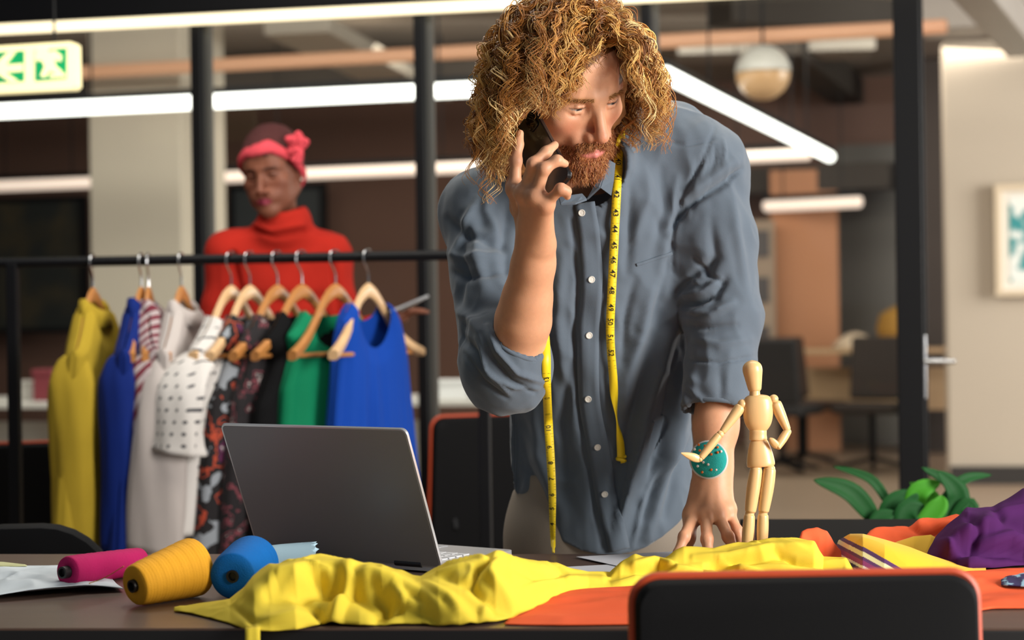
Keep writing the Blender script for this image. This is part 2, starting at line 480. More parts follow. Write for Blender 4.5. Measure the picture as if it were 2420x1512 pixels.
# side walls that shut the hall off (seen only in passing)
MB().box((-8.6, 9.0, 1.62), (0.12, 20, 3.24)).build('wall_left', mat('grey_plaster', '7d756c', 0.9, var=0.08, vscale=1.0))['kind'] = 'structure'
# the concrete column left of the partition post
colm = mat('painted_column', 'cfc5b4', 0.8, var=0.05, vscale=2.0, bump=0.06, bscale=50)
PC = Plane(0, 10.4, TH)
c0, c1 = PC.hit(216, 700), PC.hit(432, 700); s0, s1 = PC.s_of(c0), PC.s_of(c1)
o = MB().box(PC.pt((s0 + s1) / 2, 1.62, 0.38), (s1 - s0, 0.76, 3.24), R=R0).build('column', colm, bev=0.008); setp(o, kind='structure')
# dark band and posters of the left bay (far wall seen through the glass)
PB = Plane(0, 15.9, TH)
darkglass = mat('dark_foliage_print', '2c302f', 0.35, col2='4d4533', vscale=3.0, vthr=(0.45, 0.7))
def panel_thing(name, pl, x0, x1, y0, y1, m, label, cat, frame=None, t=0.05, fr=0.05):
    a, b = pl.hit(x0, y1), pl.hit(x1, y0); s0, s1 = pl.s_of(a), pl.s_of(b); z0, z1 = a[2], b[2]
    root = empty(name, pl.pt((s0 + s1) / 2, z0), 0, label, cat)
    MB().box(pl.pt((s0 + s1) / 2, (z0 + z1) / 2, 0), (s1 - s0 - 0.01, t, z1 - z0 - 0.01), R=rotz(-pl.th)).build('panel', m, root)
    if frame:
        for (sc_, zc, w, h) in (((s0 + s1) / 2, z1 - fr / 2, s1 - s0, fr), ((s0 + s1) / 2, z0 + fr / 2, s1 - s0, fr), (s0 + fr / 2, (z0 + z1) / 2, fr, z1 - z0 - 2 * fr), (s1 - fr / 2, (z0 + z1) / 2, fr, z1 - z0 - 2 * fr)):
            MB().box(pl.pt(sc_, zc, -0.02), (w, t + 0.04, h), R=rotz(-pl.th)).build('frame_bar', frame, root)
    return root
panel_thing('window_panel', PB, -60, 206, 462, 790, darkglass, 'large dark mottled panel on the far wall left of the pale column', 'panel', black_metal)
panel_thing('wall_screen', PB, 548, 772, 432, 690, mat('dark_blue_board', '33383b', 0.5, var=0.2, vscale=2), 'dark slate board on the far wall behind the woman', 'board', black_metal)

# ---------------- glazed partition: head beam, posts, panes, door
PG = Plane(0, 6.0, TH)
zt0 = PG.hit(0, 62)[2]
BEAM_Z = float(np.mean([PG.hit(0, 62)[2], PG.hit(1200, 2)[2]]))
wall_part = empty('wall_partition', PG.pt(0, 0)); setp(wall_part, kind='structure')
sL, sR = -4.2, 2.4
MB().box(PG.pt((sL + sR) / 2, BEAM_Z + 0.55, 0), (sR - sL, 0.16, 1.10), R=R0).build('head_beam', black_metal, wall_part, bev=0.004)
post_px = [(-70, 28), (478, 27), (1003, 25), (1537, 24), (2150, 62)]
posts_s = []
for px, w in post_px:
    d = PG.hit(px, 700); s_ = PG.s_of(d); wm = w * d[1] / F_PX
    posts_s.append((s_, wm))
    MB().box(PG.pt(s_, BEAM_Z / 2, 0), (wm, 0.07, BEAM_Z), R=R0).build('post', black_metal, wall_part, bev=0.004)
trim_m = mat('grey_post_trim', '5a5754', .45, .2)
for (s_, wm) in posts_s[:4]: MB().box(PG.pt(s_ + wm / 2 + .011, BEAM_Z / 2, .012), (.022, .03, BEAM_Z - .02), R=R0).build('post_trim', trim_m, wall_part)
pane_m = glass_mat(refl=0.005)
for (a, wa), (b, wb_) in zip(posts_s[:-1], posts_s[1:]):
    MB().box(PG.pt((a + b) / 2, BEAM_Z / 2, 0), (b - a - (wa + wb_) / 2, 0.008, BEAM_Z - 0.01), R=R0).build('pane', pane_m, wall_part)
MB().box(PG.pt((sL + sR) / 2, 0.035, 0), (sR - sL, 0.075, 0.07), R=R0).build('sill_rail', black_metal, wall_part)
# warm LED strip under the head beam
led = mat('warm_led_strip', 'fff0c8', 0.4, emit='ffefc6', estr=1.3)
lroot = empty('led_strip', PG.pt(0, BEAM_Z - 0.03), 0, 'long warm light strip running under the black beam across the top left', 'light')
MB().box(PG.pt((sL + sR) / 2, BEAM_Z - 0.021, -0.055), (sR - sL - 0.1, 0.035, 0.034), R=R0).build('diffuser', led, lroot, bev=0.006)
MB().box(PG.pt((sL + sR) / 2, BEAM_Z + 0.003, -0.055), (sR - sL - 0.06, 0.045, 0.014), R=R0).build('channel', black_metal, lroot)

# glass door standing ajar right of the thick post, with lever handle
door = empty('door_1', PG.pt(posts_s[-1][0] + 0.06, 0)); setp(door, kind='structure')
hp = PG.hit(2178, 860)
sd = PG.s_of(hp)
MB().box(PG.pt(sd - 0.002, 1.13, 0.06), (0.045, 0.05, 2.26), R=R0).build('door_stile', black_metal, door, bev=0.003)
chrome = mat('brushed_steel', 'b9babd', 0.25, 1.0)
hz = hp[2]
MB().box(PG.pt(sd + 0.003, hz - 0.01, 0.03), (0.026, 0.012, 0.21), R=R0).build('lock_plate', chrome, door, bev=0.004)
MB().tube([PG.pt(sd, hz + 0.01, 0.03), PG.pt(sd, hz + 0.01, -0.02), PG.pt(sd + 0.01, hz + 0.01, -0.03), PG.pt(sd + 0.105, hz + 0.008, -0.03)], 0.008, 8).build('lever_handle', chrome, door, smooth=True)

# ---------------- light bars of the hall, each with a black housing
tube_w = mat('cool_light_diffuser', 'ffffff', 0.4, emit='fffdf4', estr=3.2)
tube_d = mat('dim_light_diffuser', 'f2ded0', 0.4, emit='f0d8c8', estr=0.80)
tube_c = mat('copper_pipe', 'b98a6e', 0.35, 0.55, var=0.1, vscale=3)
def light_bar(p0, p1, z, r, m, label, hang=True, zc=3.23, part='diffuser', housing=True, name='light_bar'):
    a, b = at_z(p0[0], p0[1], z), at_z(p1[0], p1[1], z)
    root = empty(name, (a + b) / 2, 0, label, 'light')
    u = (b - a) / np.linalg.norm(b - a)
    MB().tube([a, a + u * r * .3, b - u * r * .3, b], [r * .7, r, r, r * .7], 12).build(part, m, root, smooth=True)
    if housing:
        e = np.array([0, 0, r * 1.0])
        L = np.linalg.norm(b - a); M = frame_from(u, (0, 0, 1)); 
        MB().box((a + b) / 2 + np.array([0, 0, r * 1.25]), (r * 0.9, r * 1.5, L), R=M).build('housing', black_metal, root)
    if hang:
        for t in (0.2, 0.8):
            q = a + (b - a) * t
            MB().tube([q + np.array([0, 0, r * 1.5]), np.array([q[0], q[1], zc])], 0.006, 5).build('cable', black_metal, root)
    return root
light_bar((-40, 264), (1330, 200), 2.30, 0.040, tube_w, 'bright white light bar crossing the hall behind the woman, above the dimmer bar')
light_bar((-40, 440), (224, 430), 2.25, 0.046, tube_d, 'dim pinkish light bar at far left, cut off by the pale column')
light_bar((532, 418), (1180, 391), 2.25, 0.046, tube_d, 'dim pinkish light bar behind the head of the woman in red')
light_bar((1566, 172), (1962, 371), 2.30, 0.038, tube_w, 'bright diagonal light bar to the right of the man')
light_bar((1700, 373), (1915, 363), 2.25, 0.046, tube_d, 'dim light bar meeting the low end of the diagonal bar')
light_bar((1806, 487), (2036, 476), 2.05, 0.050, tube_d, 'short dim light bar over the terracotta wall')
def pipe(p0, p1, z, r, m, label, cat='pipe'):
    a, b = at_z(p0[0], p0[1], z), at_z(p1[0], p1[1], z)
    root = empty('ceiling_pipe', (a + b) / 2, 0, label, cat)
    MB().tube([a, b], r, 12).build('pipe', m, root, smooth=True)
    for t in (0.15, 0.5, 0.85):
        q = a + (b - a) * t
        MB().tube([q, (q[0], q[1], 3.23)], 0.006, 5).build('hanger_rod', black_metal, root)
light_bar((60, 178), (2240, 62), 2.65, 0.040, mat('amber_light_diffuser', 'b98a6e', 0.4, emit='c89672', estr=0.42), 'long faint copper-coloured light bar crossing under the ceiling of the hall', housing=False)

# ---------------- ceiling beams and ducts
duct_m = mat('galvanised_duct', 'a09a92', 0.45, 0.35, var=0.15, vscale=4)
beam_m = mat('dark_ceiling_beam', '3a332d', 0.8, var=0.15, vscale=2)
def beam(name, a, b, w, h, m, label, cat):
    a, b = np.array(a, float), np.array(b, float); u = b - a; L = np.linalg.norm(u); M = frame_from(u, (0, 0, 1))
    return setp(MB().box((a + b) / 2, (h, w, L), R=M).build(name, m, bev=0.01), label, cat)
def bz(p0, p1, z, w, h, m, label, name='ceiling_beam', cat='beam'):
    beam(name, at_z(*p0, z), at_z(*p1, z), w, h, m, label, cat)
bz((1845, 95), (2045, 250), 3.10, 0.28, 0.22, beam_m, 'dark ceiling beam running back diagonally right of the globe lamp')
bz((1700, 20), (2100, 45), 3.05, 0.30, 0.2, beam_m, 'dark crosswise ceiling beam above the globe lamp')
bz((1560, 440), (2110, 415), 2.28, 0.3, 0.22, beam_m, 'dark crosswise beam far back behind the diagonal light bar')
bz((-60, 226), (1400, 160), 3.0, 0.34, 0.16, beam_m, 'dark crosswise beam at the far side of the ceiling, behind the woman')
bz((700, 60), (1010, 225), 2.95, 0.42, 0.10, mat('pale_duct', 'b3aa9d', 0.5, 0.1, var=0.08, vscale=3), 'pale flat duct crossing the ceiling diagonally above the bright bar', 'air_duct', 'duct')
bz((2180, 40), (2480, 20), 2.9, 0.36, 0.22, duct_m, 'grey metal air duct in the upper right corner', 'air_duct', 'duct')
bz((2290, -60), (2420, 96), 2.62, 0.18, 0.18, duct_m, 'short grey duct branch descending in the upper right corner', 'air_duct', 'duct')
bz((1600, 122), (2060, 110), 3.12, 0.5, 0.12, duct_m, 'broad grey duct crossing above the globe lamp', 'air_duct', 'duct')
# pendant lamp: dark cap, glowing globe half
pc = at(1803, 172, 9.5)
lamp = empty('pendant_lamp', pc, 0, 'round pendant lamp with pale top and amber bowl above the diagonal light bar', 'lamp')
rr = 66 / F_PX * 9.5
prof_u = [(0.004, rr)] + [(rr * math.cos(t), rr * math.sin(t)) for t in np.linspace(1.45, 0.02, 9)]
prof_l = [(rr * .98 * math.cos(t), rr * .98 * math.sin(t)) for t in np.linspace(-0.02, -1.5, 10)]
MB().lathe(prof_u, 24, o=pc).build('cap', mat('pale_enamel', 'b9b7b0', 0.4, var=.05), lamp, smooth=True)
MB().lathe(prof_l, 24, o=pc).build('bowl', mat('amber_glass', 'b3906a', 0.3, emit='d6ab7c', estr=0.12), lamp, smooth=True)
MB().tube([pc + np.array([0, 0, rr]), (pc[0], pc[1], 3.23)], 0.008, 6).build('cable', black_metal, lamp)

# ---------------- exit sign hanging left
green = mat('sign_green', '0c9d5c', 0.4, emit='10a862', estr=0.35)
cream_sign = mat('sign_cream', 'f4e7b0', 0.4, emit='fff0b8', estr=0.8)
PS = Plane(0, 5.15, math.radians(12))
def sign_pt(px, py, off=0.0):
    q = PS.hit(px, py); return PS.pt(PS.s_of(q), q[2], off)
sign = empty('exit_sign', sign_pt(40, 215), 0, 'green and cream emergency exit sign with arrow and running figure, top left', 'sign')
def sign_poly(name, pts, m, off, t):
    mb = MB(); n = len(pts)
    Vf = [sign_pt(x, y, off) for x, y in pts]; Vb = [sign_pt(x, y, off + t) for x, y in pts]
    mb.raw(Vf + Vb, [tuple(range(n)), tuple(range(2 * n - 1, n - 1, -1))] + [(i, n + i, n + (i + 1) % n, (i + 1) % n) for i in range(n)])
    return mb.build(name, m, sign)
sign_poly('sign_case', [(-150, 118), (166, 98), (174, 104), (176, 202), (168, 210), (-150, 226)], cream_sign, 0.0, 0.05)
sign_poly('arrow_panel', [(-110, 130), (58, 120), (58, 192), (-110, 203)], green, -0.004, 0.006)
sign_poly('arrow', [(-20, 164), (22, 124), (40, 123), (16, 154), (56, 151), (56, 169), (16, 172), (46, 192), (26, 194)], cream_sign, -0.009, 0.006)
sign_poly('figure_panel', [(84, 119), (158, 114), (158, 186), (84, 192)], green, -0.004, 0.006)
sign_poly('running_figure', [(88, 116), (112, 112), (118, 124), (132, 120), (148, 132), (146, 146), (130, 142), (134, 156), (150, 170), (142, 178), (120, 168), (108, 184), (98, 180), (108, 158), (100, 142), (90, 146), (86, 138)], cream_sign, -0.009, 0.006)
sign_poly('door_mark', [(120, 176), (156, 174), (156, 182), (120, 184)], cream_sign, -0.009, 0.006)
for px in (-60, 120):
    a = sign_pt(px, 112 if px > 0 else 120, 0.025); MB().tube([a, (a[0], a[1], BEAM_Z + 0.4)], 0.004, 6).build('hanging_rod', black_metal, sign)

# ---------------- framed print on the cream wall
PF = Plane(*PR.pt(0, 0, -0.03)[:2], PR.th)
teal_print = mat('teal_print', '2f8f92', 0.6, col2='e7ece6', vscale=5.0, vthr=(0.50, 0.56))
pic = panel_thing('framed_print', PF, 2352, 2560, 432, 700, mat('print_mount', 'e8e4da', 0.7, var=.03), 'framed teal and white abstract print on the cream wall', 'picture', mat('pale_wood_frame', 'd8c7ab', 0.5), t=0.02, fr=0.04)
a, b = PF.hit(2386, 668), PF.hit(2520, 462); s0, s1 = PF.s_of(a), PF.s_of(b)
MB().box(PF.pt((s0 + s1) / 2, (a[2] + b[2]) / 2, -0.012), (s1 - s0, 0.008, b[2] - a[2]), R=rotz(-PF.th)).build('artwork', teal_print, pic)

# ---------------- furniture of the hall beyond the glass
wood_l = mat('pale_oak', 'b99b77', 0.5, var=.12, vscale=6, stretch=(1, 8, 8))
white_lam = mat('white_laminate', 'c9c6c0', 0.45, var=.03)
def desk(px, d, w, dep, z, label, top=wood_l, rz=-TH):
    p = at(px, 900, d); root = empty('office_desk', (p[0], p[1], 0), rz, label, 'desk')
    MB().box((0, 0, z - 0.015), (w, dep, 0.03)).build('tabletop', top, root, bev=0.004, local=True)
    for sx in (-1, 1):
        for sy in (-1, 1):
            MB().box((sx * (w / 2 - 0.05), sy * (dep / 2 - 0.05), (z - 0.03) / 2), (0.045, 0.045, z - 0.03)).build('leg', black_metal, root, local=True)
    MB().box((0, dep / 2 - 0.06, z * 0.62), (w - 0.14, 0.02, z * 0.4)).build('modesty_panel', top, root, local=True)
    return root
desk(2075, 14.0, 1.3, 0.7, 0.86, 'pale wood desk in front of the grey bay at right')
desk(40, 9.2, 1.5, 0.8, 0.75, 'white-topped desk at far left behind the clothes rack', white_lam)
desk(1080, 9.0, 1.3, 0.7, 0.74, 'white-topped desk seen between the clothes and the man', white_lam)
def office_chair(px, d, rz, label, col):
    p = at(px, 900, d); r = empty('office_chair', (p[0], p[1], 0), rz, label, 'chair')
    m = mat('chair_fabric_' + col, col, 0.8, var=.1, vscale=20)
    MB().box((0, 0, 0.46), (0.46, 0.46, 0.07)).build('seat', m, r, bev=0.02, local=True)
    MB().box((0, 0.22, 0.74), (0.44, 0.06, 0.46), R=rotx(-0.15)).build('backrest', m, r, bev=0.02, local=True)
    MB().tube([(0, 0, 0.43), (0, 0, 0.1)], 0.025, 8).build('gas_post', black_metal, r, local=True)
    for k in range(5):
        a = 2 * math.pi * k / 5; MB().tube([(0, 0, 0.1), (0.26 * math.cos(a), 0.26 * math.sin(a), 0.05)], 0.018, 6).build('foot_spoke', black_metal, r, local=True)
office_chair(1846, 12.6, 2.6, 'dark office chair in the hall right of the man', '1f1d1e')
office_chair(1900, 13.2, 0.6, 'brown office chair in front of the terracotta wall', '3c2a20')
office_chair(2060, 12.7, -0.5, 'dark brown office chair at the pale desk', '2a211c')
# cabinet with framed photographs right of the man
PQ = Plane(0, 15.2, TH)
a, b = PQ.hit(1762, 760), PQ.hit(1830, 520); s0, s1 = PQ.s_of(a), PQ.s_of(b)
dispm = mat('display_panel', '9a8776', 0.7, var=.05)
disp = empty('display_panel', PQ.pt((s0 + s1) / 2, 0), 0, 'tall beige display panel with a column of dark photographs right of the man', 'panel')
MB().box(PQ.pt((s0 + s1) / 2, b[2] / 2, 0), (s1 - s0, 0.08, b[2]), R=R0).build('board', dispm, disp)
dark_pic = mat('dark_photo', '4a4445', 0.4, var=.2, vscale=9)
for (y0, y1) in ((545, 608), (655, 715), (770, 830)):
    a, b = PQ.hit(1775, y1), PQ.hit(1818, y0); q0, q1 = PQ.s_of(a), PQ.s_of(b)
    MB().box(PQ.pt((q0 + q1) / 2, (a[2] + b[2]) / 2, -0.05), (q1 - q0, 0.02, b[2] - a[2]), R=R0).build('photo', dark_pic, disp)
# things on the far desks
def lump(name, px, py, d, prof, m, label, cat):
    p = at(px, py, d); return setp(MB().lathe(prof, 20).build(name, m, smooth=True), label, cat), p
def put(o, p): o.location = tuple(p)
p = at(2022, 842, 14.0); o, _ = lump('fabric_heap', 2050, 0, 0, [(0.17, 0), (0.18, .02), (.14, .07), (.08, .11), (.02, .13)], mat('pale_cloth', 'cbb79f', .8, var=.1), 'pale heap of cloth on the far wood desk', 'cloth'); o.location = (p[0], p[1], 0.86)
p = at(2136, 842, 13.95); o, _ = lump('round_cushion', 0, 0, 0, [(0.10, 0), (0.17, .06), (.19, .16), (.16, .27), (.05, .33), (.005, .335)], mat('mustard_cushion', 'a57b34', .8, var=.1), 'round mustard cushion standing on the far wood desk', 'cushion'); o.location = (p[0], p[1] + 0.1, 0.86)
def carton(px, d, z, w, h, dp, col, label, rz=-TH):
    p = at(px, 900, d); r = empty('storage_box', (p[0], p[1], z), rz, label, 'box'); m = mat('box_' + col, col, .7, var=.06)
    MB().box((0, 0, h * .42), (w, dp, h * .84)).build('body', m, r, local=True, bev=.004); MB().box((0, 0, h * .9), (w + .012, dp + .012, h * .2)).build('lid', m, r, local=True, bev=.004)
carton(112, 9.0, 0.75, .10, .16, .12, '7c3038', 'small dark red box on the far left desk')
carton(75, 9.1, 0.75, .13, .10, .14, 'b7b2ab', 'pale box left of the red box on the far left desk')
carton(1060, 8.9, 0.74, .22, .09, .2, 'd8d8d8', 'white box on the desk between the clothes and the man')
carton(1150, 8.85, 0.74, .10, .06, .1, 'aab0b6', 'small grey box on the desk beside the white box')

# freestanding frame added behind the key lamp for the assumed unseen window
wf = empty('window_1', (3.35, 0.58, 0)); setp(wf, kind='structure')
wm_ = Plane(3.30, 0.62, math.atan2(-3.0, -2.0) + math.pi)
wd3 = np.array([-3.0, 2.0, 0]) / math.hypot(3, 2); wa3 = np.array([2.0, 3.0, 0]) / math.hypot(3, 2); wc3 = np.array([3.10, .75, 0]) - wd3 * .12
WM = np.stack([wa3, wd3, np.array([0, 0, 1.0])], 1)
for (a, z, w, h) in ((0, 2.78, 1.6, .1), (0, .72, 1.6, .1), (-.75, 1.75, .1, 2.1), (.75, 1.75, .1, 2.1)):
    MB().box(wc3 + wa3 * a + np.array([0, 0, z]), (w, .08, h), R=WM).build('window_frame', black_metal, wf)
# ================================================================== TABLES
TZ = 0.742
wood_dark = mat('dark_walnut_top', '58443a', 0.36, var=0.28, vscale=5, stretch=(1.2, 14, 14), bump=0.06, bscale=60)
edge_dark = mat('black_table_edge', '100f11', 0.5, var=.1)
ra, rb_ = at_z(0, 1309, TZ), at_z(1300, 1309, TZ)
fa_, fb_ = at_z(0, 1484, TZ), at_z(1900, 1484, TZ)
def ext(a, b, x): t = (x - a[0]) / (b[0] - a[0]); return a + (b - a) * t
table = empty('cutting_table', (0.1, 2.55, 0), 0, 'long dark wooden cutting table in the foreground covered with cloth and thread', 'table')
XL, XR = -1.25, 1.25
c4 = [ext(fa_, fb_, XL), ext(fa_, fb_, XR), ext(ra, rb_, XR), ext(ra, rb_, XL)]
def slab(c4, z0, z1):
    V = [(p[0], p[1], z0) for p in c4] + [(p[0], p[1], z1) for p in c4]
    return MB().raw(V, [(3, 2, 1, 0), (4, 5, 6, 7), (0, 1, 5, 4), (1, 2, 6, 5), (2, 3, 7, 6), (3, 0, 4, 7)])
slab(c4, TZ - 0.003, TZ).build('tabletop', wood_dark, table)
slab(c4, TZ - 0.040, TZ - 0.003).build('table_edge', edge_dark, table, bev=0.002)
cm = np.mean(c4, 0)
for q in c4:
    p = cm + (q - cm) * 0.9
    MB().box((p[0], p[1], (TZ - 0.04) / 2), (0.06, 0.06, TZ - 0.04)).build('leg', black_metal, table)
def yback(x): return ext(ra, rb_, x)[1]
t2 = empty('black_table', (1.0, 3.2, 0), 0, 'second table with glossy black top at right behind the cutting table', 'table')
b0, b1 = at_z(1748, 1226, TZ), at_z(2210, 1226, TZ)
gl_black = mat('glossy_black_top', '0a090b', 0.7, var=.1, vscale=8, bump=0.02, bscale=50, spec=.15)
XA, XB = b0[0], 1.55
q4 = [np.array([XA, yback(XA) + 0.012, 0]), np.array([XB, yback(XB) + 0.012, 0]), ext(b0, b1, XB), ext(b0, b1, XA)]
slab(q4, TZ - 0.035, TZ).build('tabletop', gl_black, t2, bev=0.002)
cm = np.mean(q4, 0)
for q in q4:
    p = cm + (q - cm) * 0.88
    MB().box((p[0], p[1], (TZ - 0.035) / 2), (0.05, 0.05, TZ - 0.035)).build('leg', black_metal, t2)

# ================================================================== CLOTH ON THE TABLE
def interp_cols(cols, n):
    C = np.array(cols, float); t = np.linspace(0, 1, n)
    d = np.concatenate([[0], np.cumsum(np.abs(np.diff(C[:, 0])) + 1e-6)]); d /= d[-1]
    return np.stack([np.interp(t, d, C[:, k]) for k in range(C.shape[1])], 1)
def drape(name, cols, m, nu=160, nv=48, folds=(), noise=0.004, nfreq=(30, 30), seed=0, pk=0.55, sharp=1.0, z0=0.0015, under=0.0, parent=None, colfn=None, thick=0.0016, sm=1, lift=0.0):
    """cloth lying on the table: each column (px, y_front, y_top, depth) gives where its front edge lies on the table and how high it is heaped"""
    C = interp_cols(cols, nu); V = np.zeros((nu, nv, 3)); T = np.linspace(0, 1, nv); UV = np.zeros((nu, nv, 2))
    for i in range(nu):
        px, yf, yt, w = C[i]
        Fp = at_z(px, yf, TZ + z0); r = ray(px, yf); g = np.array([r[0], 1.0, 0]); g /= np.linalg.norm(g)
        dm = Fp[1] + w * pk * g[1]; zt = CAMZ + ray(px, yt)[2] * dm; H = max(zt - TZ - z0, 0.003)
        # bell: rises from the front edge to the peak, falls behind it
        tt = np.where(T < pk, T / pk * 0.5, 0.5 + (T - pk) / (1 - pk) * 0.5)
        p = np.sin(np.pi * tt) ** sharp
        V[i, :, 0] = Fp[0] + g[0] * w * T; V[i, :, 1] = Fp[1] + g[1] * w * T; V[i, :, 2] = TZ + z0 + H * p + lift * T
        UV[i, :, 0] = px; UV[i, :, 1] = T
    env = np.sin(np.pi * np.clip(T * 0.94 + 0.03, 0, 1)) ** 0.5
    edge = np.minimum(1, np.minimum(np.arange(nu), np.arange(nu)[::-1]) / 6.0)
    E = edge[:, None] * env[None, :]
    hN = (V[..., 2] - TZ) / max((V[..., 2] - TZ).max(), 1e-6)
    Q3 = np.stack([V[..., 0] * nfreq[0], V[..., 1] * nfreq[1], V[..., 2] * 20], -1)
    wrp = vnoise(Q3 * 0.5, seed + 5)[..., None] * np.array([1.2, 1.2, 0])
    rid = 1 - np.abs(vnoise(Q3 + wrp, seed)) * 2
    V[..., 2] += E * noise * rid * (0.4 + hN)
    V[..., 1] += E * noise * 0.6 * vnoise(Q3 * 0.8 + 9, seed + 1)
    PX, PY = proj(V)
    for line, wd, amp in folds:
        d, t = seg_dist(PX, PY, line)
        taper = np.sin(np.pi * np.clip(0.12 + 0.76 * t, 0, 1))
        g = 1.35 * amp * taper * np.exp(-(d / wd) ** 2)
        V[..., 2] += g * 0.75 * np.minimum(1, edge[:, None] + 0.1); V[..., 1] -= g * 0.8
    V[..., 2] = np.maximum(V[..., 2], TZ + z0)
    idx = np.arange(nu * nv).reshape(nu, nv)
    Fq = np.stack([idx[:-1, :-1], idx[1:, :-1], idx[1:, 1:], idx[:-1, 1:]], -1).reshape(-1, 4)
    Vf = V.reshape(-1, 3)
    for _ in range(sm): Vf = lap(Vf, Fq, 0.5)
    me = fast_mesh(name, Vf, Fq)
    if colfn is not None: set_col(me, colfn(UV.reshape(-1, 2), PX.ravel(), PY.ravel(), V.reshape(-1, 3)))
    o = link(name, me, m, parent)
    md = o.modifiers.new('thickness', 'SOLIDIFY'); md.thickness = thick; md.offset = 1
    return o
yellow_c = mat('yellow_cotton', 'dfc53e', 0.8, var=.05, vscale=12, bump=0.12, bscale=900, spec=.2)
ycols = [(412, 1444, 1441, .01), (450, 1450, 1436, .05), (500, 1462, 1430, .12), (545, 1474, 1425, .17), (580, 1488, 1398, .22), (602, 1492, 1372, .24), (640, 1492, 1346, .26), (700, 1490, 1329, .27), (760, 1477, 1322, .26),
         (815, 1478, 1334, .26), (850, 1480, 1342, .25), (905, 1479, 1346, .24), (955, 1476, 1362, .23), (997, 1476, 1374, .22), (1038, 1480, 1346, .22), (1085, 1480, 1331, .22), (1136, 1476, 1319, .22), (1172, 1471, 1314, .22), (1209, 1462, 1322, .22), (1250, 1444, 1333, .2),
         (1322, 1411, 1340, .16), (1390, 1399, 1357, .14), (1443, 1394, 1359, .13), (1467, 1392, 1337, .13), (1501, 1388, 1318, .13), (1535, 1382, 1317, .13), (1559, 1380, 1327, .12), (1598, 1378, 1306, .10), (1617, 1377, 1300, .09), (1685, 1374, 1304, .09), (1733, 1372, 1293, .09),
         (1830, 1371, 1281, .11), (1925, 1370, 1279, .12), (1936, 1370, 1308, .12), (1945, 1369, 1323, .11), (2000, 1368, 1325, .10), (2019, 1366, 1352, .06)]
yf = [([(598, 1400), (650, 1362), (740, 1350), (830, 1352), (930, 1378), (1010, 1420), (1070, 1462)], 17, .016),
      ([(640, 1408), (740, 1392), (840, 1398), (900, 1440)], 20, -.018), ([(828, 1362), (812, 1400), (786, 1468)], 13, .014), ([(880, 1385), (915, 1425), (890, 1470)], 15, -.015),
      ([(700, 1405), (740, 1440), (760, 1478)], 13, -.012), ([(560, 1440), (600, 1470), (690, 1488)], 9, -.006), ([(610, 1475), (700, 1455), (770, 1470)], 10, .008),
      ([(930, 1400), (960, 1432), (1010, 1460)], 12, .013), ([(900, 1452), (960, 1438), (1030, 1470)], 9, -.010), ([(1000, 1385), (1060, 1420), (1110, 1470)], 14, .012),
      ([(1040, 1360), (1110, 1380), (1140, 1420), (1200, 1450)], 15, -.012), ([(1168, 1320), (1130, 1345), (1120, 1372)], 9, -.011), ([(1175, 1322), (1160, 1360), (1190, 1400), (1215, 1440)], 14, .012),
      ([(1110, 1400), (1150, 1440), (1140, 1465)], 11, .008), ([(1215, 1340), (1260, 1360), (1330, 1372)], 10, -.009), ([(1240, 1395), (1320, 1375), (1420, 1372)], 10, .008),
      ([(1440, 1366), (1500, 1345), (1560, 1350)], 9, -.008), ([(1500, 1335), (1545, 1330), (1600, 1345), (1680, 1342)], 9, .007), ([(1560, 1372), (1600, 1358), (1660, 1355), (1720, 1372)], 8, .008),
      ([(1600, 1338), (1660, 1350), (1740, 1330), (1840, 1318)], 10, -.006), ([(1680, 1340), (1730, 1360), (1790, 1370)], 6, -.005), ([(1700, 1328), (1760, 1350), (1820, 1366)], 6, .005),
      ([(1640, 1320), (1720, 1318), (1820, 1296), (1915, 1290)], 10, .005), ([(1830, 1305), (1880, 1330), (1990, 1345)], 9, -.006), ([(1750, 1345), (1850, 1345), (1990, 1358)], 8, .004)]
o = drape('yellow_fabric', ycols, yellow_c, 700, 70, [(l, w, a * (1.5 if l[0][0] > 1400 else 1.0)) for l, w, a in yf], noise=.0050, nfreq=(30, 34), seed=3, pk=.5, sharp=.8)
setp(o, 'crumpled bright yellow cotton cloth lying across the front of the cutting table', 'cloth')
# little tail of the cloth hanging over the table edge
p0 = at_z(585, 1490, TZ + .004); tail = []
for i in range(9):
    t = i / 8.0
    for k in range(4):
        tail.append((p0[0] - .004 + k * .006 + .003 * math.sin(3 * t), p0[1] + .01 - .016 * min(1, t * 4) - .001 * math.sin(k * 2 + 4 * t), TZ + .006 - .10 * max(0, t - .12)))
mb = MB().raw(tail, [(i * 4 + k, i * 4 + k + 1, i * 4 + k + 5, i * 4 + k + 4) for i in range(8) for k in range(3)])
mb.build('hanging_corner', yellow_c, o, smooth=True, solid=.0016)

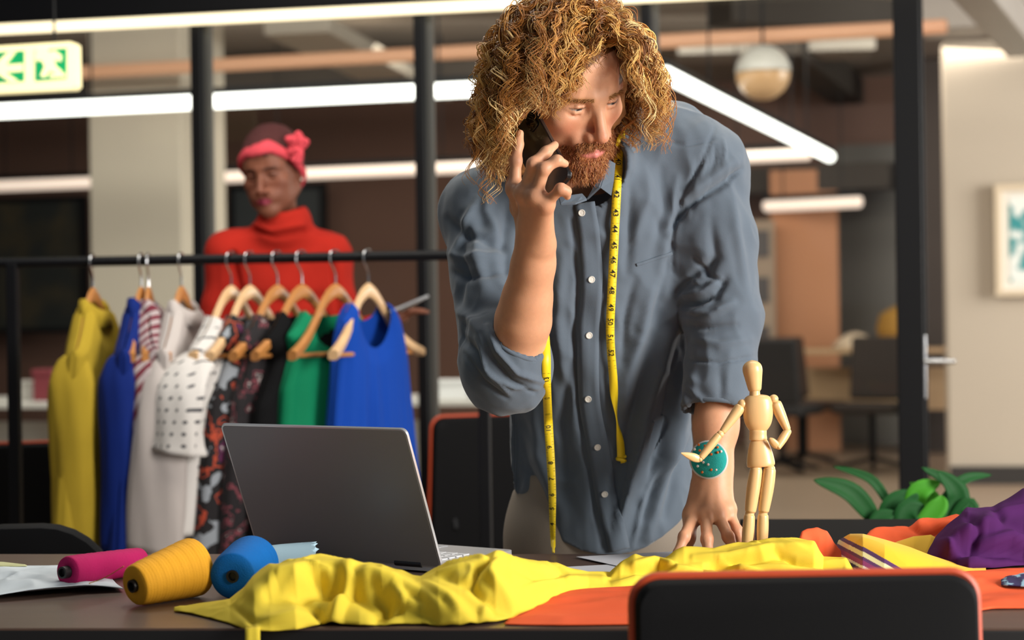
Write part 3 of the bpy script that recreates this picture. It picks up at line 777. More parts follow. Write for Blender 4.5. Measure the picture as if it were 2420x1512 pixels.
orange_c = mat('orange_cotton', 'e05c34', 0.82, var=.06, vscale=10, bump=0.12, bscale=900, spec=.2)
def sheet(name, front, rear, m, label, cat, nu=140, nv=30, amp=.004, seed=0, freq=(14, 26), folds=(), z0=.001, n_ex=None):
    Fc = interp_cols(front, nu); Rc = interp_cols(rear, nu); V = np.zeros((nu, nv, 3))
    for i in range(nu):
        a = at_z(Fc[i, 0], Fc[i, 1], TZ + z0); b = at_z(Rc[i, 0], Rc[i, 1], TZ + z0)
        t = np.linspace(0, 1, nv)[:, None]; V[i] = a + (b - a) * t
    Q3 = np.stack([V[..., 0] * freq[0], V[..., 1] * freq[1], V[..., 0] * 0], -1)
    rid = 1 - np.abs(vnoise(Q3 + vnoise(Q3 * .5, seed + 3)[..., None], seed)) * 1.6
    tt = np.linspace(0, 1, nv)[None]; uu = np.linspace(0, 1, nu)[:, None]
    env = np.clip(np.minimum(np.minimum(tt, 1 - tt) * 6, np.minimum(uu, 1 - uu) * 14), 0.12, 1)
    V[..., 2] += env * amp * np.maximum(rid + .3, 0)
    PX, PY = proj(V)
    for line, wd, am in folds:
        d, t = seg_dist(PX, PY, line); V[..., 2] += am * np.sin(np.pi * np.clip(.1 + .8 * t, 0, 1)) * np.exp(-(d / wd) ** 2)
    V[..., 2] = np.maximum(V[..., 2], TZ + z0)
    idx = np.arange(nu * nv).reshape(nu, nv)
    Fq = np.stack([idx[:-1, :-1], idx[1:, :-1], idx[1:, 1:], idx[:-1, 1:]], -1).reshape(-1, 4)
    o = link(name, fast_mesh(name, lap(V.reshape(-1, 3), Fq), Fq), m)
    md = o.modifiers.new('thickness', 'SOLIDIFY'); md.thickness = .0012; md.offset = 1
    return setp(o, label, cat)
sheet('orange_fabric', [(1188, 1477), (1320, 1480), (1500, 1478), (2000, 1470), (2260, 1452), (2345, 1440), (2560, 1438)], [(1260, 1400), (1420, 1388), (1560, 1376), (2000, 1366), (2120, 1358), (2330, 1347), (2560, 1335)],
      orange_c, 'flat orange cloth spread under the yellow cloth along the front of the table', 'cloth', amp=.005, seed=8,
      folds=[([(1900, 1395), (2100, 1385), (2300, 1370), (2460, 1362)], 10, .012), ([(2330, 1425), (2420, 1415), (2500, 1408)], 8, .006), ([(2280, 1400), (2380, 1392), (2480, 1398)], 6, -.006)])
o = drape('orange_cloth_lump', [(1886, 1352, 1290, .04), (1898, 1352, 1262, .07), (1930, 1350, 1256, .10), (1955, 1348, 1262, .10), (1972, 1345, 1290, .08), (1990, 1342, 1310, .06), (2006, 1340, 1330, .03)], orange_c, 70, 26, [([(1905, 1270), (1940, 1300), (1960, 1320)], 9, -.006)], noise=.004, nfreq=(40, 40), seed=2)
setp(o, 'small orange cloth lump between the yellow cloth and the striped cloth', 'cloth')
o = drape('orange_cloth_fold', [(2040, 1318, 1272, .05), (2070, 1318, 1256, .10), (2120, 1316, 1251, .12), (2150, 1314, 1252, .12), (2175, 1314, 1236, .14), (2220, 1312, 1227, .15), (2262, 1310, 1226, .15), (2310, 1310, 1240, .14), (2350, 1308, 1270, .1)], orange_c, 110, 30,
          [([(2150, 1250), (2190, 1262), (2250, 1258)], 8, -.008), ([(2170, 1240), (2240, 1240), (2300, 1250)], 7, .006)], noise=.005, nfreq=(30, 30), seed=12)
setp(o, 'orange cloth bunched up behind the striped cloth', 'cloth')
SL = [(1968, 1288), (2010, 1310), (2060, 1335), (2118, 1368), (2150, 1386)]
def stripes(UV, PX, PY, V):
    d = np.full(PX.shape, 0.0)
    # signed offset across the stripe direction, measured in cloth widths
    x = (PX - 1968) * 0.87 * 0 + (PY - (1266 + (PX - 1968) * 0.545)) * 0.74
    pal = [(-1e9, 'e8b514'), (-6, '4a1d57'), (1, 'e3dca0'), (9, '56205f'), (15, '8c2a66'), (24, 'e6dfd6'), (29, '3c2b5e'), (35, '8fb7c4'), (44, 'ded8d0'), (50, '55306b'), (58, '88aeb9')]
    out = np.zeros((len(PX), 3))
    for t, c in pal: out[x >= t] = lin(c)[:3]
    return out
o = drape('striped_fabric', [(1974, 1330, 1306, .05), (1984, 1336, 1280, .09), (2010, 1352, 1265, .13), (2040, 1364, 1265, .16), (2090, 1368, 1279, .17), (2140, 1366, 1295, .16), (2200, 1362, 1316, .13), (2260, 1358, 1334, .10), (2330, 1352, 1345, .05)],
          mat('striped_cotton', 'e8b514', .75, attr='Col', bump=.1, bscale=900, sheen=.1), 620, 170, [([(2010, 1275), (2090, 1305), (2200, 1345)], 22, .004)], noise=.0015, nfreq=(14, 14), seed=4, pk=.6, sharp=.75, colfn=stripes)
setp(o, 'folded golden yellow cloth with purple and white stripes along its edge', 'cloth')
def stripes2(UV, PX, PY, V):
    x = (PX - 2105) * .55 + (PY - 1290) * -.85 + 22
    out = np.tile(np.array(lin('e8b514')[:3]), (len(PX), 1))
    for t0, t1, c in ((-30, -6, 'e0dcd4'), (-6, 0, '7f86b4'), (0, 5, 'e6e2da'), (5, 10, '3d2a5c')): out[(x >= t0) & (x < t1)] = lin(c)[:3]
    return out
o = drape('striped_cloth_tail', [(2100, 1318, 1292, .05), (2120, 1320, 1284, .07), (2160, 1322, 1272, .09), (2200, 1322, 1268, .1), (2240, 1322, 1290, .08)], MATS['striped_cotton'], 120, 40, [], noise=.002, nfreq=(20, 20), seed=9, colfn=stripes2)
setp(o, 'far flap of golden striped cloth showing beside the purple heap', 'cloth')
purple_c = mat('purple_cotton', '43184d', .85, var=.08, vscale=8, bump=.12, bscale=900, spec=.15)
pf = [([(2210, 1320), (2260, 1270), (2330, 1240), (2420, 1250)], 16, .014), ([(2230, 1330), (2300, 1300), (2380, 1300), (2450, 1320)], 13, -.016), ([(2290, 1225), (2310, 1260), (2280, 1300)], 12, -.012),
      ([(2350, 1200), (2370, 1240), (2430, 1260)], 12, -.010), ([(2320, 1285), (2390, 1272), (2450, 1290)], 10, .012), ([(2215, 1285), (2250, 1310), (2330, 1330)], 10, .010)]
o = drape('purple_fabric', [(2186, 1336, 1330, .02), (2196, 1338, 1305, .10), (2215, 1342, 1272, .17), (2240, 1346, 1248, .22), (2290, 1350, 1216, .27), (2350, 1346, 1192, .30), (2420, 1340, 1174, .32), (2500, 1338, 1180, .3), (2580, 1336, 1230, .24), (2640, 1334, 1310, .1)], purple_c, 200, 60, pf, noise=.009, nfreq=(17, 17), seed=21, sharp=.7, pk=.5)
setp(o, 'crumpled heap of deep purple cloth at the right edge of the table', 'cloth')
o = drape('patterned_cloth', [(2366, 1384, 1372, .03), (2380, 1386, 1366, .05), (2420, 1388, 1360, .07), (2500, 1388, 1358, .07), (2560, 1386, 1370, .04)], mat('patterned_cotton', '2c2250', .75, col2='8fb4c8', vscale=60, vthr=(.5, .54)), 60, 20, [], noise=.002, seed=31, z0=.006)
setp(o, 'scrap of dark and light blue patterned cloth on the orange cloth, far right', 'cloth')
sheet('white_fabric', [(-120, 1428), (0, 1421), (100, 1412), (200, 1402), (292, 1398)], [(-120, 1338), (0, 1340), (80, 1338), (150, 1336), (240, 1344)], mat('white_cotton', 'c6cfd6', .8, var=.06, vscale=10, bump=.1, bscale=900),
      'pale white cloth lying flat at the left under the pink thread cone', 'cloth', amp=.006, seed=5, nu=110,
      folds=[([(-20, 1352), (60, 1362), (150, 1380)], 6, .005), ([(0, 1380), (90, 1372), (160, 1352)], 5, .004), ([(-60, 1424), (60, 1414), (200, 1402), (285, 1397)], 9, .012)])
# light blue roll of cloth with a pinked end
rl = at(590, 1336, 2.66); rr_ = at(746, 1319, 2.66)
rb = MB(); prof = []
ax = rr_ - rl; L = np.linalg.norm(ax); M = frame_from(ax, (0, 0, 1))
n = 26; V = []; NS = 5
for i in range(NS):
    for k in range(n):
        a = 2 * math.pi * k / n; zz = L * i / (NS - 1) + (0.004 * (1 if k % 2 else -1) if i == NS - 1 else 0)
        r = 0.0235 * (1 + .06 * math.sin(2 * a + i)); V.append(np.array([r * math.cos(a), r * math.sin(a) * .9, zz]))
for i in range(2):
    for k in range(n):
        a = 2 * math.pi * k / n; r = 0.019 if i == 0 else 0.006
        V.append(np.array([r * math.cos(a), r * math.sin(a) * .9, L - .002 - .02 * i]))
V = np.array(V) @ M.T + np.array([rl[0], rl[1], TZ + .0232])
Fq = [(i * n + k, i * n + (k + 1) % n, (i + 1) * n + (k + 1) % n, (i + 1) * n + k) for i in range(NS + 1) for k in range(n)] + [tuple(range(n - 1, -1, -1))]
setp(MB().raw(V, Fq).build('rolled_fabric', mat('pale_blue_cotton', '9fbccb', .8, var=.05, bump=.1, bscale=900), smooth=True), 'pale blue roll of cloth with zigzag-cut end lying before the laptop', 'cloth')
p = at_z(20, 1336, TZ)
sheet('pale_green_cloth', [(-160, 1342), (-60, 1341), (40, 1340), (66, 1338)], [(-160, 1331), (-60, 1331), (30, 1332), (60, 1335)], mat('pale_green_cotton', 'b9b98a', .8, var=.05), 'thin strip of pale green cloth at far left of the table', 'cloth', nu=30, nv=8, amp=.003, z0=.004)

# ================================================================== THREAD CONES
def thread_cone(a, b, r0, r1, col, label, core=True, core_out=0.006, dark='151515'):
    a = np.array(a); b = np.array(b); a[2] = TZ + r0 * 1.01; b[2] = TZ + r1 * 1.01
    u = b - a; L = np.linalg.norm(u); M = frame_from(u, (0, 0, 1))
    root = empty('thread_cone', (a[0], a[1], TZ), 0, label, 'thread', 'cones of sewing thread')
    prof = [(0.0085, -0.0005), (r0 * .55, -.0012), (r0 * .90, 0.0)]
    N = 66
    for i in range(N + 1):
        t = i / N; r = r0 + (r1 - r0) * t; rnd = min(1, t * 9, (1 - t) * 12) ** .5
        prof.append((r * (.94 + .06 * rnd) + .00030 * math.sin(i * 2.1) + .00022 * math.sin(i * .7), .001 + t * (L - .002)))
    prof += [(r1 * .8, L), (0.009, L)]
    m = mat('thread_' + col, col, .75, var=.16, vscale=14, stretch=(1, 1, 1), bump=.35, bscale=700, spec=.2)
    MB().lathe(prof, 48, M, a, cap=False).build('wound_thread', m, root, smooth=True, auto=False)
    cm_ = mat('black_spool_core', dark, .4)
    MB().lathe([(0.0055, -core_out + .006), (.0062, -core_out), (.0088, -core_out), (.0092, 0.0), (.0092, L), (.0092, L + .004), (.006, L + .004)], 20, M, a, cap=True).build('spool_core', cm_, root, smooth=True)
    return root
thread_cone(at(318, 1364, 2.42), at(462, 1327, 2.50), .0285, .0425, 'e0a028', 'golden yellow thread cone, the middle one of three')
thread_cone(at(160, 1345, 2.60), at(330, 1316, 2.735), .0235, .0205, 'a81756', 'magenta pink thread cone at the left, half behind the yellow cone', core_out=.012)
thread_cone(at(550, 1350, 2.46), at(598, 1321, 2.555), .0335, .0400, '085fa8', 'bright blue thread cone in front of the laptop', core_out=.003)
t0 = at_z(205, 1380, TZ + .006); t1 = at(292, 1338, 2.43)
setp(MB().tube(smoothline([at_z(196, 1383, TZ + .008), t0, (t0 + t1) / 2 - np.array([0, 0, .003]), t1], 14), .0006, 5).build('loose_thread', MATS['thread_e0a028'], smooth=True), 'loose yellow thread end trailing from the yellow cone to the pink one', 'thread')

# ================================================================== LAPTOP
HR = np.array([-.112, 2.69]); nn = np.array([.55, .835]); nn /= np.linalg.norm(nn); hd = np.array([nn[1], -nn[0]])
LW, LL, LD = .362, .228, .200
lap_root = empty('laptop', (HR[0] - hd[0] * .18, HR[1] - hd[1] * .18, TZ), 0, 'open grey laptop seen from behind its lid on the cutting table', 'laptop')
alu = mat('grey_aluminium', '98989c', .45, .30, var=.04, vscale=3, bump=.02, bscale=900)
alu_l = mat('bright_aluminium_edge', 'd9d9dc', .3, .6)
up = np.array([-nn[0] * .085, -nn[1] * .085, .210]); up = up / np.linalg.norm(up)
h3 = np.array([hd[0], hd[1], 0]); nrm = np.cross(h3, up)
ML = np.stack([h3, up, nrm], 1)      # lid frame: x along hinge, y up the lid, z = normal
lc = np.array([HR[0], HR[1], TZ + .012]) - h3 * LW / 2 + up * LL / 2
poly = rounded_rect(LW, LL, .008)
MB().prism(poly, .0055, ML, lc - nrm * .00275).build('lid', alu, lap_root, bev=.0008)
fr = MB()
# rim round the lid, light on its edge put in as paler aluminium
P = rounded_rect(LW + .0012, LL + .0012, .0085); pts = [ML @ np.array([x, y, 0]) + lc for x, y in P]
fr.tube(pts, .0029, 6, closed=True); fr.build('lid_rim', alu_l, lap_root, smooth=True)
sgn = 1 if (nrm[:2] @ nn) > 0 else -1
MB().prism(rounded_rect(LW - .016, LL - .018, .004), .0006, ML, lc + nrm * sgn * .0030 - (nrm * .0006 if sgn < 0 else 0)).build('screen', mat('dark_screen', '0b0c10', .15), lap_root)
MD = np.stack([h3, np.array([nn[0], nn[1], 0]), np.array([0, 0, 1.0])], 1)
dc = np.array([HR[0], HR[1], TZ]) - h3 * LW / 2 + np.array([nn[0], nn[1], 0]) * LD / 2
MB().prism(rounded_rect(LW, LD, .01), .012, MD, dc + np.array([0, 0, .002])).build('base', alu_l, lap_root, bev=.001)
kb = MB()
for r in range(5):
    for c in range(14):
        x = -LW / 2 + .028 + c * .0222; y = -LD / 2 + .03 + r * .0195
        kb.prism(rounded_rect(.0185, .016, .002, 2), .0016, MD, dc + MD @ np.array([x + .008, y, .0142]))
k = kb.build('keyboard', mat('light_grey_keys', 'd4d4d6', .5), lap_root); k['kind'] = 'stuff'
MB().prism(rounded_rect(.12, .07, .003), .0004, MD, dc + MD @ np.array([0, LD / 2 - .045, .0141])).build('trackpad', mat('trackpad_grey', 'b5b6ba', .35), lap_root)
for s in (-.12, .12):
    a = np.array([HR[0], HR[1], TZ + .013]) + h3 * (s - LW / 2)
    MB().tube([a - h3 * .025, a + h3 * .025], .0055, 10).build('hinge', mat('dark_hinge', '26262a', .4), lap_root, smooth=True)

# ================================================================== PAPERS
paper_m = mat('white_paper', 'c9cbd3', .7, var=.02)
def paper(pts, dz, label):
    V = [at_z(x, y, TZ + dz) for x, y in pts]; n = len(V)
    mb = MB().raw(V + [v + np.array([0, 0, .0006]) for v in V], [tuple(range(n - 1, -1, -1)), tuple(range(n, 2 * n))] + [(i, (i + 1) % n, n + (i + 1) % n, n + i) for i in range(n)])
    return setp(mb.build('paper_sheet', paper_m), label, 'paper', 'paper sheets on the table')
paper([(1362, 1316), (1600, 1303), (1640, 1316), (1470, 1340)], .0024, 'upper white paper sheet near the splayed hand')
paper([(1335, 1340), (1430, 1335), (1560, 1330), (1600, 1352), (1420, 1362)], .0008, 'lower white paper sheet half under the yellow cloth')
paper([(1130, 1333), (1230, 1322), (1268, 1326), (1220, 1340)], .0004, 'white paper edge beside the laptop base')

# ================================================================== WOODEN ARTIST MANNEQUIN
wood_m = mat('beech_wood', 'e2ba80', .38, var=.10, vscale=9, stretch=(3, 3, .6), bump=.03, bscale=120, coat=.15)
DM = 2.735
def mq(X, Y, dd=0.0): return at(1560 + X / 3.023, 820 + Y / 3.023, DM + dd)
S = DM / F_PX / 3.023
man_root = empty('wooden_mannequin', mq(690, 1600), 0, 'jointed wooden artist mannequin with one arm out and one hand on hip', 'mannequin')
man_root.location.z = TZ
def turned(name, a, b, prof, flat=1.0, parent=man_root, side=(1, 0, 0)):
    """prof: (t along a->b, radius in crop px); flat squashes depth"""
    a, b = np.array(a), np.array(b); u = b - a; L = np.linalg.norm(u); M = frame_from(u, side)
    P = np.array([(t * L, r * S) for t, r in prof]); n = 44
    tt = np.linspace(0, 1, n); ts = np.linspace(0, len(P) - 1, n); sm = smoothline(np.c_[P, np.zeros(len(P))], n)
    pr = [(max(r, .0002), z) for z, r, _ in sm]
    return MB().lathe(pr, 28, M, a, sx=1.0, sy=flat).build(name, wood_m, parent, smooth=True, auto=False)
turned('head', mq(678, 318), mq(652, 93), [(0, 34), (.06, 46), (.2, 53), (.45, 63), (.68, 71), (.84, 64), (.95, 38), (1, 3)], .95)
turned('neck', mq(676, 352), mq(676, 312), [(0, 40), (.5, 38), (1, 37)])
turned('chest', mq(700, 604), mq(700, 338), [(0, 48), (.03, 62), (.2, 92), (.45, 107), (.7, 108), (.88, 98), (.97, 70), (1, 25)], .62)
turned('waist', mq(700, 668), mq(700, 588), [(0, 52), (.1, 64), (.5, 62), (.9, 60), (1, 46)], .75)
turned('pelvis', mq(722, 855), mq(704, 655), [(0, 60), (.04, 98), (.3, 97), (.6, 84), (.9, 64), (1, 44)], .66)
def ball(X, Y, r, dd=0.0, name='joint'):
    c = mq(X, Y, dd); R = r * S
    MB().lathe([(max(R * math.cos(t), .0002), R * math.sin(t)) for t in np.linspace(-1.56, 1.56, 11)], 16, None, c).build(name, wood_m, man_root, smooth=True, auto=False)
for X, Y, r, dd in ((588, 408, 36, 0), (812, 372, 34, 0), (430, 622, 27, -.012), (908, 606, 30, 0), (687, 872, 40, -.004), (783, 872, 40, -.004), (640, 1192, 34, -.004), (735, 1190, 33, -.004), (285, 800, 20, -.02)): ball(X, Y, r, dd)
limb = lambda w0, w1, w2: [(0, w0 * .35), (.04, w0 * .8), (.12, w0), (.45, w1), (.88, w2), (.96, w2 * .8), (1, w2 * .3)]
turned('upper_arm', mq(582, 418), mq(438, 615, -.01), limb(40, 36, 26))
turned('forearm', mq(428, 620, -.012), mq(284, 800, -.02), limb(28, 30, 24))
turned('hand', mq(292, 806, -.02), mq(150, 756, -.03), [(0, 12), (.1, 24), (.35, 30), (.7, 20), (1, 4)], .5, side=(0, 0, 1))
turned('upper_arm', mq(818, 388), mq(914, 602), limb(42, 39, 28))
turned('forearm', mq(912, 600), mq(832, 725, -.012), limb(30, 32, 26))
turned('hand', mq(846, 718, -.012), mq(782, 650, -.016), [(0, 12), (.15, 24), (.45, 27), (.8, 20), (1, 6)], .6)
turned('thigh', mq(690, 850, -.004), mq(642, 1192, -.006), limb(46, 50, 42))
turned('thigh', mq(786, 850, -.004), mq(736, 1190, -.006), limb(46, 50, 41))
turned('shin', mq(641, 1184, -.006), mq(612, 1500, -.004), limb(40, 43, 34))
turned('shin', mq(736, 1182, -.006), mq(726, 1500, -.004), limb(40, 42, 34))
for X in (606, 724):
    q = mq(X, 1520, -.012); MB().lathe([(.0005, 0), (.011, .001), (.012, .007), (.008, .012), (.0006, .014)], 16, None, (q[0], q[1] - .006, TZ + .012), sy=1.9).build('foot', wood_m, man_root, smooth=True)
q = mq(680, 1560); MB().lathe([(.002, 0), (.040, 0), (.041, .002), (.041, .010), (.038, .012), (.002, .012)], 32, None, (q[0], q[1], TZ)).build('base_disc', wood_m, man_root, smooth=True)
a = mq(700, 830, .012); MB().tube([(q[0] + .002, q[1] + .018, TZ + .01), (q[0] + .002, q[1] + .020, a[2] - .02), (a[0], a[1] - .006, a[2])], .0015, 8).build('support_rod', chrome, man_root, smooth=True)
# ================================================================== CHAIRS
chair_blk = mat('black_vinyl', '070709', .7, var=.1, vscale=20, bump=.05, bscale=300, spec=.15)
chair_org = mat('orange_edging', 'b8441f', .5, var=.05)
def rim_chair(loc, rz, label, w=.41, h=.40, ztop=.82, rad=.035, rim=True, lean=.10, group='black chairs with orange edging'):
    r = empty('work_chair', loc, rz, label, 'chair', group)
    M = np.stack([np.array([1, 0, 0]), rotx(lean) @ np.array([0, 0, 1.0]), rotx(lean) @ np.array([0, -1.0, 0])], 1)
    c = np.array([0, 0, ztop - h / 2])
    P = rounded_rect(w, h, rad, 7)
    bk = MB(); n = len(P); t = .018
    # gently cupped pad: three rings, front and back
    def ring(s, z): return [M @ np.array([x * s, y * s, z + .10 * (x * s) ** 2]) + c for x, y in P]
    R_ = [ring(.90, t), ring(.975, t * .9), ring(1, t * .5), ring(1, -t * .5), ring(.975, -t * .9), ring(.90, -t)]
    F = [(i * n + k, i * n + (k + 1) % n, (i + 1) * n + (k + 1) % n, (i + 1) * n + k) for i in range(5) for k in range(n)]
    bk.raw([p for q in R_ for p in q], [tuple(reversed(f)) for f in F] + [tuple(range(n)), tuple(range(6 * n - 1, 5 * n - 1, -1))])
    bk.build('backrest', chair_blk, r, smooth=True, local=True)
    if rim:
        MB().tube([M @ np.array([x * 1.012, y * 1.012, -.006 + .10 * x * x]) + c for x, y in P], .0052, 8, closed=True).build('edging', chair_org, r, smooth=True, local=True)
    st = MB().prism(rounded_rect(.42, .40, .06, 6), .045, None, (0, .235, .425)).build('seat', chair_blk, r, local=True, bev=.012)
    for sx in (-1, 1):
        MB().tube([(sx * .17, .40, .43), (sx * .20, .45, .0)], .011, 8).build('leg', black_metal, r, smooth=True, local=True)
        MB().tube([(sx * .17, .07, .43), (sx * .20, -.0, .0)], .011, 8).build('leg', black_metal, r, smooth=True, local=True)
        MB().tube([(sx * .13, .06, .44), (sx * .13, -.01, .50), (sx * .13, .012, ztop - h * .6)], .009, 8).build('back_support', black_metal, r, smooth=True, local=True)
    return r
p = at(1908, 1500, 1.99)
rim_chair((p[0], p[1], 0), .02, 'black chair back with orange edging, largest, in the right foreground', w=.385, h=.42, ztop=CAMZ - (1388 - 756 + 12) / F_PX * 1.99 + .012, rad=.03, lean=-.06)
p = at(1165, 1100, 5.45); rim_chair((p[0], p[1], 0), +.42, 'black chair with orange edging behind the man, right of the laptop', ztop=.835, h=.42)
p = at(-10, 1100, 4.95); rim_chair((p[0], p[1], 0), .30, 'black chair with orange edging behind the rack at far left', ztop=.80, h=.42)
p = at(55, 1100, 3.20); rim_chair((p[0], p[1], 0), .10, 'plain black chair with rounded back at left behind the table', w=.33, h=.34, ztop=.772, rad=.13, rim=False, group='plain black chair')

# ================================================================== PLANT
leaf_m = mat('dark_green_leaf', '154a1e', .6, var=.25, vscale=6, spec=.2)
leaf_l = mat('light_green_leaf', '3f8a22', .6, var=.2, vscale=6, spec=.2)
PD = 3.72
bx, by = 2118, 1330
pot_c = at(bx, 1400, PD)
plant = empty('potted_plant', (pot_c[0], pot_c[1], 0), 0, 'leafy green pot plant behind the black table at right', 'plant')
MB().lathe([(.01, .0), (.10, .0), (.13, .42), (.137, .43), (.137, .46), (.122, .46), (.118, .42), (.01, .42)], 28, None, (pot_c[0], pot_c[1], 0)).build('pot', mat('dark_pot', '2d2c2e', .5), plant, smooth=True)
MB().lathe([(.005, .43), (.08, .435), (.12, .425)], 20, None, (pot_c[0], pot_c[1], 0)).build('soil', mat('potting_soil', '2a1e16', .95, bump=.5, bscale=90), plant, smooth=True)
def leaf(b, mid, tip, w, dd, m, roll=0.0):
    B, Mi, T = at(*b, PD + dd[0]), at(*mid, PD + dd[1]), at(*tip, PD + dd[2])
    n = 14; C = smoothline([B, Mi, T], n); V = []; w = w * PD / F_PX
    for i in range(n):
        t = i / (n - 1); tg = C[min(i + 1, n - 1)] - C[max(i - 1, 0)]; tg /= np.linalg.norm(tg)
        sd = np.cross(tg, np.array([math.sin(roll), -1.0, .35])); sd /= np.linalg.norm(sd); nm = np.cross(sd, tg)
        ww = w * (math.sin(math.pi * t ** .8) ** .85 + .02) * .5
        for q in (-1, -.5, 0, .5, 1): V.append(C[i] + sd * ww * q + nm * abs(q) * ww * .35)
    F = [(i * 5 + k, i * 5 + k + 1, i * 5 + k + 6, i * 5 + k + 5) for i in range(n - 1) for k in range(4)]
    MB().raw(V, F).build('leaf', m, plant, smooth=True, solid=.0012, auto=False)
    root = np.array([pot_c[0], pot_c[1], .43]); st = smoothline([root, (root + B) / 2 + np.array([0, 0, .06]), B, C[2]], 10)
    MB().tube(st, .003, 6).build('stem', m, plant, smooth=True)
for a in [((2075, 1240), (2010, 1165), (1922, 1134), 50, (0, -.02, -.03), leaf_m), ((2112, 1215), (2060, 1135), (1968, 1102), 24, (.05, .05, .06), leaf_m), ((2085, 1260), (2120, 1195), (2172, 1168), 66, (0, 0, 0), leaf_m),
          ((2150, 1235), (2170, 1165), (2222, 1140), 50, (.02, .0, .0), leaf_l), ((2190, 1225), (2200, 1180), (2150, 1140), 44, (.04, .06, .06), leaf_l), ((2170, 1240), (2255, 1160), (2178, 1104), 40, (0, .02, .02), leaf_m),
          ((2235, 1235), (2262, 1170), (2215, 1112), 56, (-.02, -.02, -.02), leaf_m), ((2215, 1240), (2268, 1140), (2344, 1122), 26, (0, .0, .02), leaf_m), ((2240, 1245), (2290, 1195), (2300, 1240), 40, (-.02, -.03, -.03), leaf_m),
          ((2130, 1255), (2150, 1210), (2190, 1205), 60, (-.03, -.03, -.03), leaf_m), ((2160, 1260), (2215, 1200), (2225, 1170), 46, (-.04, -.04, -.04), leaf_l), ((2060, 1260), (2080, 1225), (2120, 1212), 40, (-.03, -.03, -.03), leaf_m)]:
    leaf(*a)

# ================================================================== CLOTHES RACK, HANGERS, GARMENTS
RA, RB = at(-60, 621, 4.74), at(1144, 603, 4.60)
RZ = (RA[2] + RB[2]) / 2; RA[2] = RB[2] = RZ
rack = empty('clothes_rack', ((RA[0] + RB[0]) / 2, (RA[1] + RB[1]) / 2, 0), 0, 'black metal clothes rack with garments hanging in front of the woman', 'rack')
MB().tube([RA, RB], .0135, 14).build('rail', black_metal, rack, smooth=True)
def on_rail(px):
    lo, hi = 0.0, 1.0
    for _ in range(40):
        m = (lo + hi) / 2; q = RA + (RB - RA) * m
        if proj(q)[0] < px: lo = m
        else: hi = m
    return q
ru = (RB - RA) / np.linalg.norm(RB - RA); rn = np.array([-ru[1], ru[0], 0]); rang = math.atan2(ru[1], ru[0])
for px in (30, 1140):
    q = on_rail(px)
    MB().box((q[0], q[1], RZ / 2), (.030, .030, RZ), rz=rang).build('upright', black_metal, rack, bev=.003)
    a, b = q - rn * .26, q + rn * .26
    MB().tube([(a[0], a[1], .05), (b[0], b[1], .05)], .014, 8).build('foot_bar', black_metal, rack, smooth=True)
    for e in (a, b): MB().lathe([(.003, 0), (.02, 0), (.02, .03), (.003, .04)], 12, None, (e[0], e[1], 0)).build('caster', black_metal, rack, smooth=True)
q0, q1 = on_rail(30), on_rail(1140); MB().tube([(q0[0], q0[1], .22), (q1[0], q1[1], .22)], .011, 8).build('lower_rail', black_metal, rack, smooth=True)
# a hand rail of pale metal beside the right upright
q = on_rail(1163) + np.array([0, .12, 0]); 
hw = mat('hanger_beech', 'b5793f', .42, var=.18, vscale=12, stretch=(1, 6, 6), coat=.25)
hw2 = mat('hanger_pale_beech', 'd9b183', .42, var=.14, vscale=12, stretch=(1, 6, 6), coat=.25)
HX = [0, .03, .06, .09, .12, .15, .18, .212]; HZ = [-.078, -.090, -.120, -.157, -.190, -.214, -.231, -.244]
def sh_z(x): return np.interp(np.abs(x), HX, HZ)
HMESH = {}
def hanger(px, rot, label, m=hw, bar=True):
    q = on_rail(px); r = empty('clothes_hanger', q, rot, label, 'hanger', 'wooden hangers on the rack')
    if 'hook' not in HMESH:
        pts = [(.023 * math.cos(a), 0, -.004 + .023 * math.sin(a)) for a in np.linspace(.25, 3.9, 13)] + [(-.004, 0, -.036), (0, 0, -.052), (0, 0, -.095)]
        t = MB().tube(smoothline(pts, 34), .0027, 8); o = t.build('hook', chrome, r, smooth=True, local=True); HMESH['hook'] = o.data
        V = []; N = 25; xs = np.linspace(-.212, .212, N)
        for x in xs:
            z = sh_z(x) + .004; a = abs(x) / .212; hh = .018 * (1 - .30 * a); tk = .0065 + .011 * max(0, a - .25); bend = .028 * a * a
            for yy, zz in ((-tk, hh * .6), (-tk * .5, hh), (tk * .5, hh), (tk, hh * .6), (tk, -hh * .7), (tk * .5, -hh), (-tk * .5, -hh), (-tk, -hh * .7)): V.append((x, yy - bend, z - .012 + zz))
        F = [(i * 8 + k, (i + 1) * 8 + k, (i + 1) * 8 + (k + 1) % 8, i * 8 + (k + 1) % 8) for i in range(N - 1) for k in range(8)] + [tuple(range(8)), tuple(range(N * 8 - 1, N * 8 - 9, -1))]
        o2 = MB().raw(V, F).build('shoulder', m, r, smooth=True, local=True); HMESH['sh'] = {m.name: o2.data}
        o3 = MB().tube([(-.195, -.016, -.252), (.195, -.016, -.252)], .006, 8).build('trouser_bar', m, r, smooth=True, local=True); HMESH['bar'] = o3.data
    else:
        link('hook', HMESH['hook'], None, r, True)
        if m.name not in HMESH['sh']:
            d = list(HMESH['sh'].values())[0].copy(); d.materials.clear(); d.materials.append(m); HMESH['sh'][m.name] = d
        link('shoulder', HMESH['sh'][m.name], None, r, True)
        if bar: link('trouser_bar', HMESH['bar'], None, r, True)
    return r
